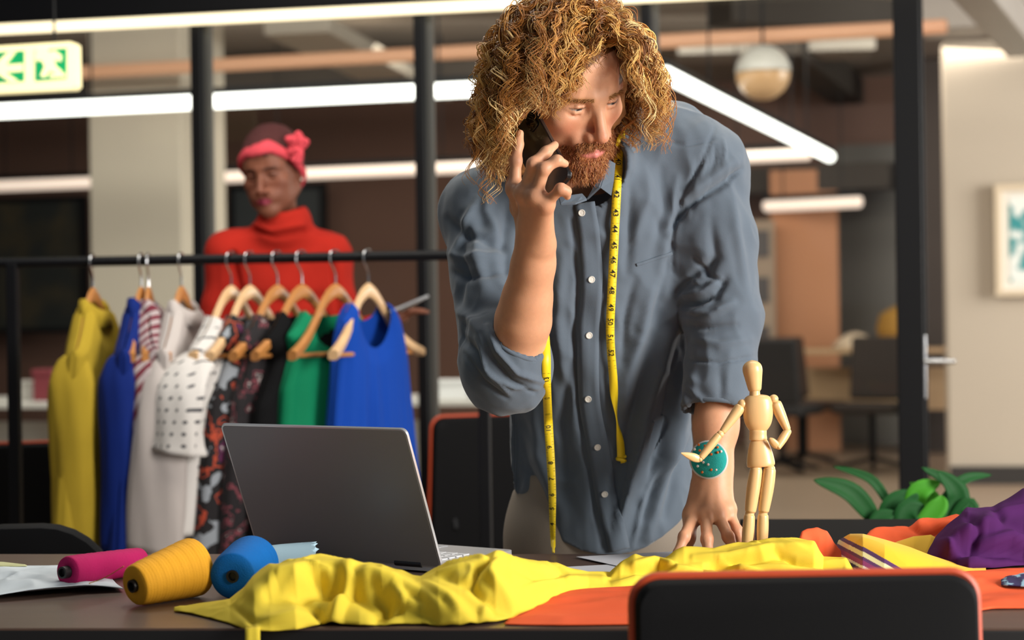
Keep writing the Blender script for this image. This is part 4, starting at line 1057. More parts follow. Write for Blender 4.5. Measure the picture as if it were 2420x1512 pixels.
def ramp_mat(name, stops, scale, rough=.8, stretch=None, kind='noise', detail=3, sheen=.1):
    m = bpy.data.materials.new(name); m.use_nodes = True; N = m.node_tree.nodes; L = m.node_tree.links; b = N['Principled BSDF']
    b.inputs['Roughness'].default_value = rough; b.inputs['Sheen Weight'].default_value = sheen; b.inputs['Specular IOR Level'].default_value = .25
    tc = N.new('ShaderNodeTexCoord'); mp = N.new('ShaderNodeMapping'); mp.inputs['Scale'].default_value = stretch or (1, 1, 1); L.new(tc.outputs['Object'], mp.inputs[0])
    if kind == 'noise': t = N.new('ShaderNodeTexNoise'); t.inputs['Detail'].default_value = detail; out = t.outputs['Fac']
    elif kind == 'dots':
        sp = N.new('ShaderNodeSeparateXYZ'); ad = N.new('ShaderNodeMath'); cb = N.new('ShaderNodeCombineXYZ'); L.new(tc.outputs['Object'], sp.inputs[0]); L.new(sp.outputs[0], ad.inputs[0]); L.new(sp.outputs[1], ad.inputs[1]); L.new(ad.outputs[0], cb.inputs[0]); L.new(sp.outputs[2], cb.inputs[2]); mp = cb
        t = N.new('ShaderNodeTexVoronoi'); t.inputs['Randomness'].default_value = 0; out = t.outputs['Distance']
    elif kind == 'cells': t = N.new('ShaderNodeTexVoronoi'); out = t.outputs['Color']
    else: t = N.new('ShaderNodeTexWave'); t.bands_direction = 'DIAGONAL'; t.inputs['Distortion'].default_value = 1.0; out = t.outputs['Fac']
    t.inputs['Scale'].default_value = scale; L.new(mp.outputs[0], t.inputs['Vector'])
    cr = N.new('ShaderNodeValToRGB'); cr.color_ramp.interpolation = 'CONSTANT'
    for i, (p_, c) in enumerate(stops):
        e = cr.color_ramp.elements[i] if i < 2 else cr.color_ramp.elements.new(p_)
        e.position = p_; e.color = lin(c)
    L.new(out, cr.inputs[0]); L.new(cr.outputs[0], b.inputs['Base Color'])
    return m
def garment(name, px, rot, m, label, ws=.20, wc=.21, wb=.24, length=.62, th=.05, thb=.07, nw=.07, nd=.05, ndb=.015, sleeve=0, slw=.05, folds=5, famp=.012, seed=0, armhole=0.0, zextra=.012, sl_bot=None, hem=0.0, sl_out=.03, lenfn=None, collar=0.0, sl_m=None, cat='garment'):
    q = on_rail(px); r = empty(name, q, rot, label, cat, 'garments on the clothes rack')
    nu, nv = 57, 54; us = np.linspace(-1, 1, nu); vs = np.linspace(0, 1, nv) ** 1.5; VV = []; FF = []; base = 0
    rng = np.random.default_rng(seed); ph = rng.uniform(0, 6, 6); fa = rng.uniform(.5, 1, 6)
    for side in (-1, 1):
        V = np.zeros((nu, nv, 3))
        for j, v in enumerate(vs):
            zv = v * length
            wv = np.interp(v, [0, .10, .28, .5, 1], [ws, ws - armhole * .8, wc, (wc + wb) / 2, wb]) if armhole else np.interp(v, [0, .25, .6, 1], [ws, wc, (wc + wb) / 2, wb])
            x = us * wv
            xt = us * ws
            top = sh_z(xt) + zextra
            depth = (nd if side < 0 else ndb)
            nk = np.abs(xt) < nw
            dip = np.where(nk, np.sqrt(np.maximum(0, 1 - (xt / nw) ** 2)) * depth, 0)
            topn = np.where(nk, sh_z(nw) + zextra, top) - dip
            bot = -(.20 + length) + hem * (np.abs(us) ** 2)
            z = topn + (bot - topn) * v
            tv = np.interp(v, [0, .12, .4, 1], [.024, max(.026, th * .8), th, thb]) * np.where(np.abs(xt) > nw, min(1, .08 + (v / .035) ** .6), 1.0)
            fo = sum(fa[k] * np.sin(us * math.pi * (folds * .5 + k * .8) + ph[k] + v * 1.3 * (k - 2) * .4) for k in range(4)) / 2.2 * famp * min(1, v * 1.6 + .05)
            y = side * tv * np.sqrt(np.maximum(0, 1 - np.abs(us) ** (2 + 7 * (1 - v) ** 6))) + fo * (1.0 if side < 0 else .8) - .028 * (np.minimum(np.abs(x) / .212, 1)) ** 2 * (1 - v)
            V[:, j] = np.stack([x + .006 * math.sin(4 * v + ph[4]) * v, y, z], 1)
        idx = np.arange(nu * nv).reshape(nu, nv) + base; base += nu * nv
        f = np.stack([idx[:-1, :-1], idx[1:, :-1], idx[1:, 1:], idx[:-1, 1:]], -1).reshape(-1, 4)
        if side > 0: f = f[:, ::-1]
        VV.append(V.reshape(-1, 3)); FF.append(f)
    me = fast_mesh('cloth', np.concatenate(VV), np.concatenate(FF)); o = link('cloth', me, m, r, True)
    md = o.modifiers.new('t', 'SOLIDIFY'); md.thickness = .0016
    if sleeve:
        for sx in (-1, 1):
            n = 20; ns = 24; V = []
            P0 = np.array([sx * ws * .84, -.012, sh_z(ws * .84) - .010]); P1 = P0 + np.array([sx * (sl_out * .6 + .02), -.004, -sleeve * .4]); P2 = P0 + np.array([sx * sl_out, .008, -sleeve])
            C = smoothline([P0, P1, P2], n); wbot = sl_bot or slw
            for i in range(n):
                t = i / (n - 1); ra_ = (slw * (1 - t) + wbot * t) * (.34 + .66 * min(1, t * 4.5) ** .7)
                for k in range(ns):
                    a = 2 * math.pi * k / ns; w_ = 1 + .10 * math.sin(3 * a + 5 * t + seed) + .05 * math.sin(7 * a - 9 * t)
                    V.append(C[i] + np.array([ra_ * .55 * math.cos(a) * w_, ra_ * math.sin(a) * w_, .012 * math.sin(a) * t]))
            F = [(i * ns + k, i * ns + (k + 1) % ns, (i + 1) * ns + (k + 1) % ns, (i + 1) * ns + k) for i in range(n - 1) for k in range(ns)]
            MB().raw(V, F).build('sleeve', sl_m or m, r, smooth=True, local=True, solid=.0016, auto=False)
    if collar:
        V = []; ns = 28
        for i, (s_, zz) in enumerate(((1.12, -.022), (.92, collar), (1.06, collar * .95), (1.30, -.020))):
            for k in range(ns):
                a = 2 * math.pi * k / ns
                V.append((nw * s_ * math.cos(a), .030 * s_ * math.sin(a) - .004, sh_z(nw) + zz + .004 - (nd * .6 * max(0, -math.sin(a)))))
        F = [(i * ns + k, i * ns + (k + 1) % ns, (i + 1) * ns + (k + 1) % ns, (i + 1) * ns + k) for i in range(3) for k in range(ns)]
        MB().raw(V, F).build('collar', m, r, smooth=True, local=True, solid=.0016, auto=False)
    return r
D = math.radians
g_yel = mat('mustard_linen', 'a88e2a', .9, var=.12, vscale=10, bump=.15, bscale=500, spec=.2)
g_navy = mat('royal_blue_cloth', '08226a', .85, var=.15, vscale=8, spec=.2)
g_str = ramp_mat('red_striped_cloth', [(0, 'a89b9c'), (.5, '6b2433')], 13, kind='wave')
g_wht = mat('ivory_cloth', 'b5aca8', .85, var=.08, vscale=8, sheen=.1)
g_dot = ramp_mat('dotted_voile', [(0, '3f3f45'), (.16, 'cdc8c4')], 34, kind='dots', stretch=(1, .0, 1))
g_flA = ramp_mat('multicolour_print', [(0, '8a8f96'), (.40, '1a1719'), (.52, 'a5412a'), (.56, '1c181b'), (.62, '5a2148'), (.68, 'b9b6b2')], 16)
g_flB = ramp_mat('dark_floral_print', [(0, '1b171a'), (.56, '7a3a44'), (.60, '1c181b'), (.66, 'a89a98'), (.69, '1b171a')], 34)
g_grn = mat('emerald_cloth', '05744e', .85, var=.12, vscale=6, spec=.2)
g_blk = mat('black_cloth', '0b0b0d', .9, var=.2, vscale=8, spec=.15)
g_blu = mat('cobalt_jersey', '0a3f9e', .85, var=.08, vscale=6, spec=.2)
hanger(219, D(84), 'wooden hanger seen edge-on holding the mustard shirt', bar=True)
garment('shirt', 219, D(84), g_yel, 'mustard yellow shirt, leftmost garment on the rack', ws=.222, wc=.23, wb=.25, length=.57, th=.055, thb=.075, nw=.07, nd=.05, sleeve=.52, slw=.062, sl_bot=.052, seed=1, collar=.028, famp=.014, sl_out=.01)
hanger(333, D(86), 'wooden hanger seen edge-on holding the royal blue jacket')
garment('jacket', 333, D(82), g_navy, 'royal blue jacket hanging edge-on beside the mustard shirt', ws=.222, wc=.22, wb=.25, length=.57, th=.048, thb=.062, nw=.07, nd=.05, sleeve=.50, slw=.055, sl_bot=.05, seed=2, collar=.03, sl_out=.01)
hanger(350, D(93), 'wooden hanger seen edge-on holding the striped blouse')
garment('blouse', 352, D(97), g_str, 'dark red and white striped blouse right of the royal blue jacket', ws=.222, wc=.21, wb=.22, length=.40, th=.042, thb=.05, nw=.07, nd=.04, sleeve=.30, slw=.05, seed=3, collar=.024, sl_out=.01)
hanger(428, D(82), 'wooden hanger seen edge-on holding the ivory shirt')
garment('shirt', 430, D(80), g_wht, 'plain ivory shirt with long wide sleeves left of the dotted blouse', ws=.222, wc=.21, wb=.22, length=.55, th=.042, thb=.055, nw=.07, nd=.05, sleeve=.50, slw=.05, sl_bot=.078, seed=4, collar=.022, sl_out=.03)
hanger(546, D(64), 'wooden hanger holding the dotted white blouse', hw2)
garment('blouse', 546, D(64), g_dot, 'white blouse with small dark dots and wide sleeves', ws=.205, wc=.225, wb=.24, length=.50, th=.05, thb=.065, nw=.09, nd=.07, sleeve=.25, slw=.055, sl_bot=.085, seed=5, sl_out=.085)
hanger(590, D(62), 'pale wooden hanger left of the floral dresses', hw2)
garment('dress', 592, D(62), g_flA, 'dark sleeveless dress with orange, grey and purple print', ws=.15, wc=.20, wb=.25, length=.60, th=.05, thb=.07, nw=.09, nd=.08, armhole=.03, seed=6)
hanger(655, D(58), 'wooden hanger with pale end holding the black floral dress')
garment('dress', 657, D(58), g_flB, 'black dress with fine pink flower print', ws=.17, wc=.20, wb=.24, length=.58, th=.05, thb=.07, nw=.09, nd=.09, armhole=.03, seed=7)
hanger(713, D(55), 'broad wooden hanger holding the plain black dress')
garment('dress', 712, D(56), g_blk, 'plain black dress between the black flowered dress and the emerald dress', ws=.16, wc=.2, wb=.23, length=.62, th=.045, thb=.06, nw=.085, nd=.08, armhole=.03, seed=9)
hanger(792, D(57), 'brown wooden hanger holding the emerald dress')
garment('dress', 772, D(48), g_grn, 'sleeveless emerald green dress', ws=.150, wc=.175, wb=.20, length=.50, th=.05, thb=.065, nw=.085, nd=.10, armhole=.02, folds=8, famp=.012, seed=8)
hanger(870, D(62), 'rightmost wooden hanger with bright white inner face', hw2)
garment('top', 866, D(54), g_blu, 'cobalt blue sleeveless dress with scooped neck, rightmost on the rack', ws=.110, wc=.140, wb=.18, length=.42, th=.045, thb=.06, nw=.068, nd=.12, ndb=.05, armhole=.0, folds=9, famp=.009, seed=10)
# ================================================================== PEOPLE
RNG = np.random.default_rng(7)
def Rhead(yaw, pitch, roll):
    return rotx(math.radians(pitch)) @ roty(math.radians(roll)) @ rotz(math.radians(yaw))
def sculpt_head(h, female=False, lid=0.5, neck_end=None, neck_r=(.054, .058)):
    """head in its own frame: face towards -y, z up, origin between the ears at eye height"""
    g = SDF((-.125, -.155, -.26), (.125, .135, .145), h)
    jw = .90 if female else 1.0
    g.ell((0, .012, .036), (.0765, .098, .086))
    g.ell((0, -.028, -.030), (.0650 * jw, .064, .082), .03)
    g.ell((0, -.052, .035), (.060, .047, .056), .03)                       # forehead
    g.cone((-.054, .0, -.050), (-.016 * jw, -.070, -.098), .020, .017, .03)
    g.cone((.054, .0, -.050), (.016 * jw, -.070, -.098), .020, .017, .03)
    g.ell((0, -.077, -.100), (.024 * jw, .019, .019), .018)                # chin
    for s in (-1, 1):
        g.ell((s * .046, -.060, -.022), (.020, .020, .017), .02)           # cheek bone
        g.cone((s * .010, -.0915, .016 + .002 * female), (s * .047, -.071, .016 + .003 * female), .0085 if female else .0108, .008, .011)   # brow
        g.ell((s * .0325, -.095 - .003 * female, -.002), (.0165, .0150, .0125), .010 + .004 * female, sub=True)  # socket
        g.ell((s * .0325, -.0735, -.001), (.0150, .0135, .0135), .003)     # eye under its lids
        g.ell((s * .024, -.083, -.058), (.012, .010, .014), .014)          # fold beside the mouth
        g.ell((s * .076, .012, -.008), (.009, .017, .030), .006)           # ear
        g.ell((s * .080, .006, -.004), (.006, .009, .016), .004, sub=True)
    # upper and lower lids as soft rims
    for s in (-1, 1):
        up = .0035 if female else .0042
        g.chain([(s * .0175, -.0825, -.0015), (s * .025, -.0888, up - .001), (s * .034, -.0884, up), (s * .0465, -.0795, 0.0)], [.0016, .0030, .0030, .0016], .003)
        g.chain([(s * .0175, -.0825, -.0025), (s * .026, -.0866, -.0068), (s * .036, -.0855, -.0066), (s * .0465, -.0790, -.0015)], [.0014, .0022, .0022, .0014], .004)
    nw = .0 if female else 1
    g.cone((0, -.0895, .014), (0, -.1100, -.037), .0078, .0098, .010)
    g.ell((0, -.1130, -.0425), (.0112, .0105, .0095), .006)
    for s in (-1, 1):
        g.ell((s * .0142, -.0985, -.0460), (.0072, .0105, .0080), .006)
        g.cone((s * .006, -.108, -.0535), (s * .0075, -.098, -.0505), .0030, .0026, .002, sub=True)
    g.ell((0, -.086, -.066), (.026, .014, .020), .015)                      # muzzle
    fl = 1.10 if female else .9
    for s in (-1, 1):
        g.cone((0, -.0985, -.0690), (s * .0215, -.0865, -.0735), .0040 * fl, .0018, .004)
        g.cone((0, -.0985, -.0775), (s * .0190, -.0865, -.0745), .0052 * fl, .0020, .004)
    g.chain([(-.0225, -.0890, -.0742), (-.010, -.1010, -.0730), (0, -.1035, -.0735), (.010, -.1010, -.0730), (.0225, -.0890, -.0742)], [.0011] * 5, .0015, sub=True)
    if neck_end is not None:
        g.cone((0, .018, -.050), neck_end, neck_r[0], neck_r[1], .03)
        if not female: g.ell((0, -.036, -.145), (.012, .012, .016), .015)
    if female:
        for s in (-1, 1): g.ell((s * .036, -.050, -.050), (.022, .026, .034), .025)
    V, Q = g.mesh(1)
    keep = V[Q].min(1)[:, 2] > -.252
    V, Q, _ = drop_faces(V, Q, keep)
    return V, Q
def sm01(x, a, b): return np.clip((x - a) / (b - a), 0, 1)
def face_colours(V, skin, lips, brow, beard=None, red=.25, female=False, shadow_lip=None, iris='2f3c40', stub=None):
    x, y, z = V.T
    C = np.tile(np.array(lin(skin)[:3]), (len(V), 1))
    def blend(c, w):
        nonlocal C
        C = C * (1 - w[:, None]) + np.array(lin(c)[:3]) * w[:, None]
    n1 = vnoise(V * 90, 3) * .5 + vnoise(V * 260, 4) * .5
    C *= (1 + .06 * n1)[:, None]
    front = sm01(-y, .05, .075)
    rw = np.exp(-((x ** 2) / .014 ** 2 + ((z + .040) ** 2) / .016 ** 2)) + np.exp(-(((np.abs(x) - .042) ** 2) / .02 ** 2 + ((z + .034) ** 2) / .02 ** 2))
    blend('c8694f' if not female else '7a3f30', np.clip(rw * front * red, 0, .6))
    if beard:
        edge = -.049 - .004 * n1 - .55 * np.maximum(0, np.abs(x) - .022) + .75 * np.maximum(0, y + .055)
        b = sm01(edge - z, -.004, .006) * sm01(.042 - y, 0, .02)
        b *= 1 - np.clip(np.exp(-((x / .013) ** 4 + ((z + .045) / .010) ** 4)) * sm01(-y, .09, .096), 0, 1)
        b *= 1 - sm01(-z, .128, .145)
        blend(beard, b * .85)
    lipw = np.clip(1.25 - ((np.abs(x) / .0225) ** 2.2 + (np.abs(z + .0735) / (.0098 if female else .0080)) ** 2.2), 0, 1) * sm01(-y, .080, .086)
    blend(lips, np.clip(lipw * 1.8, 0, 1))
    bz_ = .0160 + .10 * np.maximum(0, .02 - np.abs(np.abs(x) - .03)) * .4
    bw = np.exp(-((z - bz_) / .0042) ** 2) * sm01(np.abs(x), .010, .016) * sm01(.052 - np.abs(x), 0, .008) * front
    blend(brow, np.clip(bw * (.9 if female else .75), 0, 1))
    for s in (-1, 1):
        ex, ez = x - s * .0325, z + .0012
        ew = ((np.abs(ex) / .0115) ** 2 + (np.abs(ez) / .0018) ** 2 < 1) & (y < -.078)
        C[ew] = lin('a5968a' if not female else '4a2a20')[:3]
        ir = ew & (np.hypot(ex - (.0022 if not female else 0), ez) < .0052); C[ir] = lin(iris)[:3]
        pu = ew & (np.hypot(ex - .0022, ez) < .0024); C[pu] = (.01, .01, .012)
        lash = (np.abs(ez - .0032 + .10 * np.abs(ex)) < .0011) & (np.abs(ex) < .0135) & (y < -.077)
        C[lash] = C[lash] * .45
    return C
skin_man = mat('fair_freckled_skin', 'd9a07c', .48, attr='Col', sss=.12, spec=.4, bump=.10, bscale=650, var=.05, vscale=60)
skin_wom = mat('brown_skin', '7c4a36', .6, attr='Col', sss=.08, spec=.45, bump=.06, bscale=500)

# ---------------------------------------------------------------- THE MAN
man = empty('person', (at(1430, 1300, 3.10)[0], 3.10, 0), 0, 'man in blue-grey shirt leaning on the table while holding a phone to his ear', 'person')
HO = at(1334, 204, 2.80); HR_ = Rhead(31, 29, 4.0)
def hw_(p): return HO + np.asarray(p) @ HR_.T
def hl(p): return (np.asarray(p) - HO) @ HR_
NB = at(1432, 372, 2.965)
Vh, Qh = sculpt_head(.0021, neck_end=hl(NB))
Ch = face_colours(Vh, 'd9a27f', 'c97c72', 'a9753f', beard='8a4a28', red=.42)
FACE_PX = np.array([(1464, 112), (1425, 132), (1390, 160), (1352, 212), (1318, 250), (1284, 270), (1280, 318), (1318, 345), (1322, 440), (1455, 470), (1463, 340)], float)
def inpoly(X, Y, P):
    c = np.zeros(X.shape, bool); n = len(P)
    for i in range(n):
        (x0, y0), (x1, y1) = P[i], P[(i + 1) % n]
        c ^= ((y0 > Y) != (y1 > Y)) & (X < (x1 - x0) * (Y - y0) / (y1 - y0 + 1e-12) + x0)
    return c
_X, _Y = proj(hw_(Vh))
scalp = ~inpoly(_X, _Y, FACE_PX) & (Vh[:, 2] > np.where(Vh[:, 1] < -.02, .030, -.05)) | ((Vh[:, 2] > .02) & (Vh[:, 1] > 0))
Ch[scalp] = np.array(lin('6d451f')[:3]) * (1 + .2 * vnoise(Vh[scalp] * 200, 2))[:, None]
bodyV, bodyQ, bodyC = [hw_(Vh)], [Qh], [Ch]
nb = len(Vh)
SKA = np.array(lin('d29b78')[:3])
def add_skin(V, Q, red=None):
    global nb
    n1 = vnoise(V * 70, 11) * .5 + vnoise(V * 240, 12) * .5
    C = SKA * (1 + .07 * n1)[:, None]
    if red is not None:
        w = np.zeros(len(V))
        for c, r in red: w = np.maximum(w, np.exp(-((V - c) ** 2).sum(1) / r ** 2))
        C = C * (1 - .45 * w[:, None]) + np.array(lin('c9735a')[:3]) * .45 * w[:, None]
    bodyV.append(V); bodyQ.append(Q + nb); bodyC.append(C); nb += len(V)
def hand_sdf(g, wrist, mcp, fingers, thumb, rw=(.027, .019), fr=(.0094, .0086, .0077, .0061), fore=None, kk=.010, palm_n=None):
    for i, m in enumerate(mcp):
        w = wrist + (m - np.mean(mcp, 0)) * .42
        g.cone(w, m, .0170, .0118, .014)
    for i in range(3): g.cone(mcp[i], mcp[i + 1], .0112, .0112, .010)
    for i, f in enumerate(fingers):
        s = (.98, 1.03, 1.0, .86)[i]
        P = [mcp[i]] + list(f); g.chain(P, [r * s for r in (fr[0] * 1.05, fr[1], fr[2], fr[3])], .006)
        g.ell(P[1], fr[1] * s * 1.01, .005)
        g.ell(mcp[i], .0120 * s, .008)
    g.chain(thumb, [.0155, .0120, .0100, .0078][:len(thumb)], .010)
L3 = lambda l: [at(*p) for p in l]
# right arm, phone hand
RS, RE, RW = at(1138, 500, 2.95), at(1196, 868, 2.80), at(1268, 582, 2.665)
FE = at(1222, 838, 2.770)
mcpR = L3([(1217, 446, 2.650), (1239, 456, 2.608), (1265, 464, 2.592), (1290, 482, 2.590)])
finR = [L3([(1219, 380, 2.648), (1225, 342, 2.655), (1229, 315, 2.660)]), L3([(1261, 387, 2.582), (1291, 359, 2.590), (1311, 343, 2.603)]), L3([(1286, 399, 2.572), (1317, 379, 2.574), (1335, 387, 2.588)]), L3([(1325, 446, 2.566), (1339, 452, 2.568), (1341, 465, 2.578)])]
thR = L3([(1250, 540, 2.690), (1226, 492, 2.715), (1212, 440, 2.728), (1214, 405, 2.725)])
lo = np.min([p for f in finR for p in f] + [RE, FE], 0) - .075; hi = np.max([p for f in finR for p in f] + [RE, RW], 0) + .075
g = SDF(lo, hi, .0024)
g.chain([RE, FE, FE + (RW - FE) * .33, FE + (RW - FE) * .55, FE + (RW - FE) * .78, RW], [.038, .0405, .0400, .0345, .0290, .0265], .02)
g.cone(FE + (RW - FE) * .88, RW + (np.mean(mcpR, 0) - RW) * .4, .0270, .0225, .02)
hand_sdf(g, RW + (np.mean(mcpR, 0) - RW) * .12, mcpR, finR, thR)
V, Q = g.mesh(1); add_skin(V, Q, [(m, .011) for m in mcpR] + [(f[0], .009) for f in finR])
# left arm, hand splayed on the table
LS, LE, LW_ = at(1662, 398, 2.97), at(1712, 745, 2.925), at(1685, 1098, 2.855)
mcpL = L3([(1642, 1210, 2.808), (1668, 1217, 2.797), (1697, 1215, 2.800), (1721, 1203, 2.815)])
finL = [L3([(1617, 1268, 2.765), (1602, 1308, 2.752), (1593, 1342, 2.745)]), L3([(1671, 1274, 2.757), (1674, 1310, 2.746), (1676, 1342, 2.742)]), L3([(1721, 1268, 2.768), (1737, 1304, 2.757), (1745, 1336, 2.752)]), L3([(1743, 1254, 2.795), (1753, 1288, 2.785), (1758, 1320, 2.780)])]
thL = L3([(1655, 1150, 2.845), (1634, 1218, 2.810), (1627, 1270, 2.790), (1619, 1316, 2.775)])
lo = np.min([p for f in finL for p in f] + [LE, LW_], 0) - .06; hi = np.max([p for f in finL for p in f] + [LE, LW_], 0) + .06
g = SDF(lo, hi, .0024)
g.chain([LE, LE + (LW_ - LE) * .3, LE + (LW_ - LE) * .75, LW_], [.043, .043, .0335, .0295], .02)
g.cone(LW_, LW_ + (np.mean(mcpL, 0) - LW_) * .3, .0275, .026, .02)
hand_sdf(g, LW_ + (np.mean(mcpL, 0) - LW_) * .22, mcpL, finL, thL)
for i in range(4): g.cone(LW_ + (mcpL[i] - LW_) * .35 + np.array([0, -.016, 0]), mcpL[i] + np.array([0, -.007, .002]), .003, .0045, .008)
V, Q = g.mesh(1); add_skin(V, Q, [(m, .012) for m in mcpL] + [(f[0], .010) for f in finL])
# trunk and upper arms under the clothes
g = SDF(at(1030, 1330, 3.1) - np.array([.02, .30, .0]), at(1810, 330, 3.1) + np.array([.02, .12, .02]), .009)
TY = [330, 440, 560, 700, 850, 1000, 1150, 1320]
TC = [1425, 1398, 1396, 1405, 1414, 1420, 1424, 1428]; THW = [90, 205, 228, 222, 214, 212, 210, 204]; TD = [2.975, 2.975, 2.985, 3.005, 3.04, 3.075, 3.105, 3.12]; TB = [.055, .090, .112, .118, .114, .110, .108, .108]
tz = np.array([at(c, y, d)[2] for c, y, d in zip(TC, TY, TD)]); tx = np.array([at(c, y, d)[0] for c, y, d in zip(TC, TY, TD)]); ta = np.array([w * d / F_PX for w, d in zip(THW, TD)])
o_ = np.argsort(tz); tz, tx, ta, tdp, tb = tz[o_], tx[o_], ta[o_], np.array(TD)[o_], np.array(TB)[o_]
g.loft(tz, tx + .01, tdp + .03, ta - .05, tb - .045, 0, 2.3)
g.chain([NB, at(1250, 440, 2.98), RS, RE], [.05, .045, .045, .042], .03); g.chain([NB, LS, LE], [.05, .045, .042], .03)
V, Q = g.mesh(1); add_skin(V, Q)
me = fast_mesh('body', np.concatenate(bodyV), np.concatenate(bodyQ)); set_col(me, np.concatenate(bodyC))
link('body', me, skin_man, man)

# shirt ------------------------------------------------------------
g = SDF(at(1020, 1345, 3.1) - np.array([.03, .46, .0]), at(1830, 215, 3.1) + np.array([.03, .13, .02]), .0035)
g.loft(tz, tx, tdp, ta, tb, 0, 2.35)
g.ell(at(1395, 490, 2.975), (.165, .085, .085), .05)
g.chain([at(1440, 395, 2.985), at(1270, 445, 2.975), RS], [.068, .066, .062], .05)
g.chain([at(1470, 362, 2.99), at(1580, 350, 2.985), LS], [.064, .066, .068], .05)
g.cone(RS, RE, .0635, .067, .03)
g.cone(RE, at(1210, 842, 2.775), .063, .0540, .03); g.cone(RE, at(1196, 826, 2.780), .060, .0540, .03)
g.chain([LS, LS + (LE - LS) * .5, LE], [.0670, .0640, .0585], .035)
LC = LE + (LW_ - LE) * .62
g.cone(LE, LC, .0565, .0555, .025)
g.cone(LE + (LW_ - LE) * .34, LC, .0575, .0575, .006)                         # turned-up cuff
g.cone(at(1426, 445, 2.925), at(1412, 402, 2.905), .068, .064, .02)
# hollow where the arms and neck come out
fu = (RW - FE) / np.linalg.norm(RW - FE)
FQ = FE + fu * .02; g.chain([FQ, FE + (RW - FE) * .33, FE + (RW - FE) * .55, FE + (RW - FE) * .78, RW], [.0410, .0422, .0365, .0315, .030], .003, sub=True)
lu = (LW_ - LE) / np.linalg.norm(LW_ - LE)
g.cone(LC - lu * .012, LC + lu * .16, .0500, .0500, .003, sub=True)
g.cone(LC + lu * .078, LC + lu * .2, .075, .075, .0, sub=True)
def plane_cut(X, Y, Z): return -((X - LC[0]) * lu[0] + (Y - LC[1]) * lu[1] + (Z - LC[2]) * lu[2]) + .006
g.op(plane_cut, LC - .09 + np.array([.0, 0, 0]), LC + .09, .004, sub=True)
g.cone(at(1400, 425, 2.90), at(1378, 360, 2.85), .056, .075, .004, sub=True)
V, Q = g.mesh(1)
